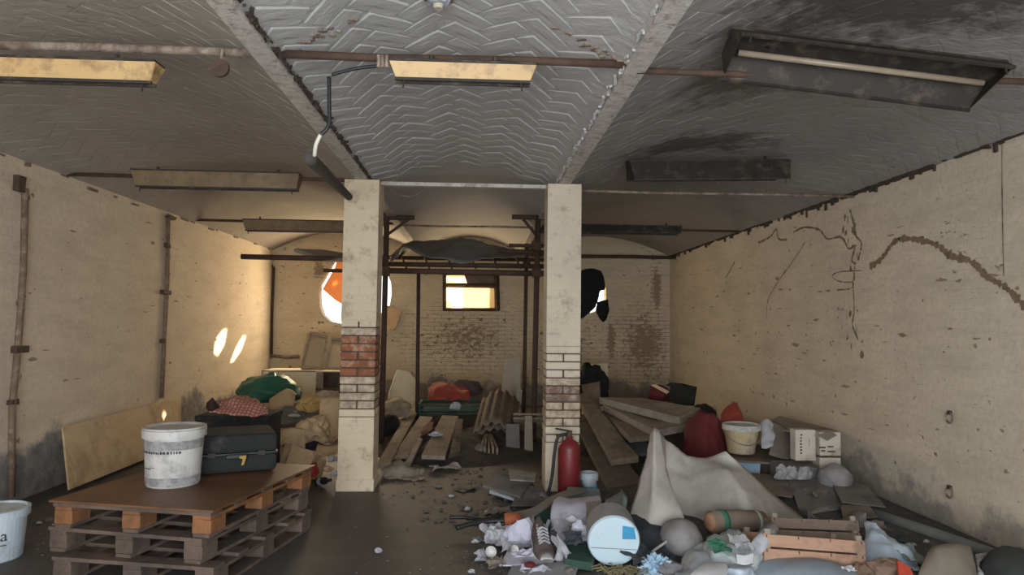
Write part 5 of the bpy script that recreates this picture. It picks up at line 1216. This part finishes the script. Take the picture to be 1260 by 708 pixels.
# ribbed basket mat
p = at(1040, 650, 4.95)
t = thing('ribbed_mat', 'ribbed grey mat curling up behind the slatted crates', 'mat', p)
P0 = [at(994, 630, 5.2), at(1006, 640, 5.1), at(1022, 646, 5.05), at(1045, 644, 5.0), at(1064, 632, 5.0)]
top = catmull(P0, 7)
build(drape([[q-V(0, 0, .10) for q in P0], P0, [q+V(0, .14, -.02) for q in P0]], 6, .004, 6, 5), 'mat', card_g, t, smooth=True, solid=.008)
for q in top: build(M().tube([q+V(0, -.012, .008), q+V(0, -.006, -.09)], .006, 5), 'rib', grey_cl, t)
board([at(995, 632, 5.3), at(1040, 623, 5.5), at(1038, 618, 5.55), at(1010, 622, 5.5)], .02, 'grey_lath', grey_cl, 'short grey lath above the ribbed mat', 'lath')
# cardboard sheets further back
for (px, Y, mt, lab) in (
    ([(925, 640), (996, 640), (985, 600), (945, 606)], (5.3, 5.3, 5.9, 5.9), mat('charcoal_card', (.06, .06, .062), (.045, .045, .047), .9), 'dark charcoal sheet right of the tarpaulin'),
    ([(985, 634), (1040, 622), (1022, 588), (970, 590)], (5.35, 5.45, 6.0, 6.0), card_g, 'large grey cardboard sheet right of the tarpaulin'),
    ([(1036, 618), (1090, 624), (1066, 596), (1022, 592)], (5.4, 5.3, 5.8, 5.9), card_g, 'grey cardboard sheet touching the right wall'),
    ([(930, 606), (975, 612), (985, 588), (925, 582)], (5.7, 5.6, 6.1, 6.2), card_d, 'dusty brown sheet below the printed cartons'),
    ([(1038, 640), (1080, 636), (1066, 618), (1034, 622)], (5.1, 5.1, 5.4, 5.4), card_d, 'brown sheet behind the ribbed mat')):
    board([at(x, y, Yv) for (x, y), Yv in zip(px, Y)], .008, 'cardboard_sheet', mt, lab, 'cardboard', 'cardboard sheets on the right')
build(M().tube([at(1053, 626, 5.45), at(1150, 658, 4.85), at(1246, 692, 4.38)], .045, 12), 'long_pipe', mat('grey_green_pipe', (.20, .21, .20), (.15, .16, .15), .7), label='long grey pipe lying along the right wall', cat='pipe', smooth=True)
m = drape([[atm(1066, 700), atm(1085, 704), atm(1105, 700), atm(1130, 702)], [atm(1064, 680)+V(0, 0, .06), atm(1082, 684)+V(0, 0, .10), atm(1104, 688)+V(0, 0, .08), atm(1128, 694)+V(0, 0, .03)], [atm(1064, 664)+V(0, 0, .12), atm(1074, 668)+V(0, 0, .14), atm(1096, 678)+V(0, 0, .1), atm(1118, 686)+V(0, 0, .04)]], 6, .035, 8, 31)
build(m, 'plastic_bag', mat('blue_white_film', (.58, .65, .72), (.38, .48, .60), .4, 6, 24, .3, (.62, .64, .64), .3, 6), label='blue and white plastic bag right of the slatted crates', cat='bag', smooth=True, solid=.003)
build(crumple(atm(1090, 712), (.22, .16, .12), 91, 3, .4), 'brown_lump', terra if False else mat('dull_brown_card', (.25, .16, .11)), label='dull brown card lump below the blue plastic bag', cat='cardboard')
build(M().quad([at(1106, 714, 3.9), at(1128, 714, 3.9), at(1120, 698, 4.0), at(1104, 689, 4.05)], .03), 'coral_scrap', coral, label='bright coral plastic scrap at the bottom edge', cat='plastic', bevel=.006)
rows = [[at(1122, 724, 3.96), at(1150, 730, 3.9), at(1178, 730, 3.9), at(1204, 722, 3.96)], [at(1136, 692, 4.0), at(1155, 692, 3.93), at(1180, 692, 3.93), at(1202, 692, 4.0)], [at(1150, 672, 4.1), at(1162, 667, 4.06), at(1180, 667, 4.06), at(1195, 674, 4.1)], [at(1152, 684, 4.3), at(1162, 676, 4.3), at(1178, 678, 4.3), at(1192, 684, 4.3)]]
build(drape(rows, 6, .02, 6, 33), 'paper_sack', mat('brown_grey_sack', (.24, .20, .155), (.185, .155, .12), .85), label='brown-grey sack standing at the bottom right edge', cat='sack', smooth=True, solid=.006)
terr = mat('speckled_stone', (.50, .48, .44), (.12, .115, .11), .8, 34, 40, .3)
build(M().quad([at(1204, 704, 4.0), at(1216, 708, 3.98), at(1232, 676, 4.15), at(1200, 682, 4.15)], .03), 'speckled_slab', terr, label='speckled pale slab between sack and dark bag', cat='slab', bevel=.006)
build(blob(atz(1248, 722, 0), (.34, .3, .22), .1, 1.7, 53, 4), 'dark_sack', mat('dark_olive_sack', (.035, .037, .032), (.024, .026, .023), .8), label='dark olive sack in the bottom right corner', cat='sack', smooth=True)
for (x, y, lab) in ((1124, 672, 'tiny pale chip on the dirt near the right wall'), (1140, 668, 'tiny pale pebble near the long pipe')):
    build(crumple(atm(x, y), (.035, .03, .02), int(x), 2), 'pale_chip', paper, label=lab, cat='chip')

# ------------------------------------------------------------------ more litter, piece by piece
def torn(px, py, w_, d_, mt, label, cat, seed, rz=0, lift=.05, tilt=.3, name='torn_paper'):
    rr = random.Random(seed); c = atz(px, py, lift); R_ = Matrix.Translation(c) @ Matrix.Rotation(rz, 4, 'Z') @ Matrix.Rotation(tilt, 4, 'X')
    nu, nv = 6, 5; off = V(seed, seed*.7, 0)
    e = [rr.uniform(.75, 1.15) for _ in range(24)]
    def fn(u, v):
        x = (u-.5)*w_*e[int(v*nv)]; y = (v-.5)*d_*e[int(u*nu)+8]
        return R_ @ V(x, y, .16*w_*noise.noise(V(x/w_*2.2, y/d_*2.2, 0)+off)+.10*w_*noise.noise(V(x/w_*5, y/d_*5, 3)+off))
    return build(M().grid(fn, nu, nv), name, mt, label=label, cat=cat, solid=.003)
greycard = mat('grey_card', (.26, .25, .26)); clean = mat('clean_white_paper', (.72, .72, .74)); dull = mat('dull_brown_card', (.25, .16, .11))
for i, (x, y, w_, d_, mt, lab, rz, lift, tilt) in enumerate((
    (604, 655, .13, .16, paper, 'torn white paper flap just below the black hose end', .6, .05, .7),
    (618, 658, .16, .18, lilac, 'lilac torn sheet under the orange cup', -.4, .05, .5),
    (632, 664, .18, .18, paper, 'folded white sheet between orange cup and sneaker', .2, .07, .6),
    (646, 684, .16, .14, lilac, 'lilac scrap at the left side of the sneaker', -.2, .04, .3),
    (660, 700, .2, .12, lilac, 'pale lilac strip right under the sneaker toe', .1, .02, .1),
    (596, 684, .10, .10, paper, 'torn white corner beside the round white cup', .9, .03, .4),
    (610, 692, .12, .10, card_d, 'brown torn card beside the white cups', .3, .03, .3),
    (588, 664, .08, .08, greycard, 'small grey card chip on bare floor left of the papers', .3, .01, .1),
    (700, 652, .2, .16, greycard, 'grey crumpled card between grey slab and lilac sheet', .3, .16, .6),
    (690, 672, .10, .14, paper, 'white torn strip hanging on the grey slab', 1.0, .14, .8),
    (706, 662, .12, .10, navy, 'dark torn film left of the drum end', .2, .16, .7),
    (786, 682, .2, .18, navy, 'slate film between drum and grey cushion', .5, .10, .4),
    (808, 698, .2, .14, foam, 'grey-green torn foam right of the drum', -.3, .07, .4),
    (828, 702, .16, .14, greycard, 'grey torn card below the grey cushion', .4, .08, .4),
    (912, 668, .14, .14, paper, 'white torn wrapper left of the rolled newspaper', .2, .21, .5),
    (884, 672, .14, .12, mat('green_tape', (.05, .20, .12)), 'green printed wrapper on the white packaging bag', .4, .21, .5),
    (950, 630, .2, .2, card_d, 'brown torn card behind the brown roll', .4, .06, .4),
    (1078, 648, .2, .16, card_d, 'dusty torn card left of the long pipe', .2, .05, .2),
    (1100, 662, .2, .16, navy, 'dark torn film beside the blue plastic bag', -.2, .05, .2),
    (1122, 684, .18, .16, foam, 'grey-green film strip right of the blue plastic bag', .5, .06, .5),
    (1060, 702, .16, .12, dull, 'brown broken board end at the crate corner', .6, .07, .3),
    (1045, 700, .06, .05, clean, 'tiny white scrap on the blue-grey pillow', .2, .13, .2),
    (660, 612, .22, .18, greycard, 'grey torn sheet at the foot of the right column', .3, .04, .2),
    (612, 628, .22, .16, card_d, 'brown torn card on floor above the black hose', .1, .02, .1),
    (575, 600, .24, .18, card_d, 'flattened dirty card on floor between the columns', .7, .015, .05),
    (548, 575, .3, .1, wood_grey, 'thin splinter of board before the timber heap', .1, .03, .05),
    (905, 600, .2, .2, navy, 'dark film in the gap beside the tarpaulin', .2, .05, .3),
    (1005, 606, .25, .2, card_d, 'brown torn card on the grey cardboard sheets', .5, .12, .1),
    (955, 596, .25, .15, card_g, 'grey torn card under the crushed pack', .2, .12, .2))):
    torn(x, y, w_, d_, mt, lab, 'paper' if mt in (paper, lilac, clean) else 'scrap', 300+i, rz, lift, tilt, 'torn_paper' if mt in (paper, lilac, clean) else 'torn_scrap')
rr = random.Random(66); m = M()
for k in range(150):
    if rr.random() < .6: x, y = rr.gauss(.05, .4), rr.uniform(5.0, 7.4)
    else: x, y = rr.uniform(.3, 3.3), rr.uniform(4.1, 6.6)
    if abs(x-XB) < .25 and abs(y-6.41) < .25 or abs(x-XA) < .25 and abs(y-6.41) < .25: continue
    sz = rr.uniform(.01, .035); q = crumple(V(x, y, 0), (sz*rr.uniform(1, 2), sz, sz*.6), k, 1, .5); m.add(q.v, q.f)
build(m, 'dirt_clods', rubblem if False else mat('dark_dirt', (.11, .098, .088), (.07, .064, .058), .95, 20), label='dark dirt clods strewn across the floor by the rubbish', cat='dirt', kind='stuff')

# ------------------------------------------------------------------ scattered floor chips (too many to count)
rr = random.Random(77); m = M()
for i in range(700):
    z = rr.random()
    if z < .45: x, y = rr.gauss(.25, .45), rr.uniform(4.1, 6.2)
    elif z < .7: x, y = rr.uniform(-.9, .6), rr.uniform(5.8, 7.6)
    elif z < .8: x, y = rr.uniform(-2.9, -2.3)-.4, rr.uniform(4.3, 5.3)
    else: x, y = rr.uniform(.4, 3.4), rr.uniform(4.1, 5.6)
    if abs(x-XB) < .2 and abs(y-6.41) < .2 or x > 3.5: continue
    s = rr.uniform(.003, .014)
    zz = mound(x, y)+.0*s if x > .1 and y > 3.9 else 0
    m.box((x, y, zz+s*.2), (s*rr.uniform(.7, 2.2), s, s*.5), (rr.uniform(-.3, .3), rr.uniform(-.3, .3), rr.uniform(0, 3)))
build(m, 'floor_grit', mat('pale_grit', (.17, .16, .155), (.09, .085, .08), .95, 30), label='scattered grit and tiny chips on the floor', cat='grit', kind='stuff')
LS = ('small brown scrap just above the white papers', 'small white scrap left of the crumpled papers', 'small white scrap left of the round white cup', 'brown scrap below the round white cup', 'white scrap before the brown torn card', 'lone white scrap at bottom edge left of the litter',
      'brown scrap on floor between the columns near the rag', 'white scrap on floor left of the flattened card', 'white scrap above the thin black rod', 'brown scrap near the masonry lumps', 'white scrap behind the thin black rod', 'white scrap between lilac scrap and sneaker',
      'brown scrap below the dark green box', 'lone white scrap on bare floor right of the pallets', 'white scrap on the tilted grey slab', 'brown scrap on the grey plastic film', 'white scrap left of the pillow at bottom edge', 'white scrap between left bucket and pallets, nearest', 'brown scrap between left bucket and pallets', 'white scrap right beside the left-edge bucket')
for i, (x, y) in enumerate(((598, 655), (585, 668), (590, 690), (604, 700), (612, 694), (580, 705), (540, 600), (555, 612), (575, 628), (560, 590), (600, 632), (648, 690), (700, 706), (465, 680), (690, 664), (842, 700), (905, 708), (66, 648), (60, 642), (48, 645))):
    p = atm(x, y); s = random.Random(i+40).uniform(.03, .07)
    build(crumple(p, (s, s*.8, s*.5), 200+i, 2, .6), 'litter_scrap', paper if i % 3 else card_d, label=LS[i], cat='scrap', group='small litter scraps')
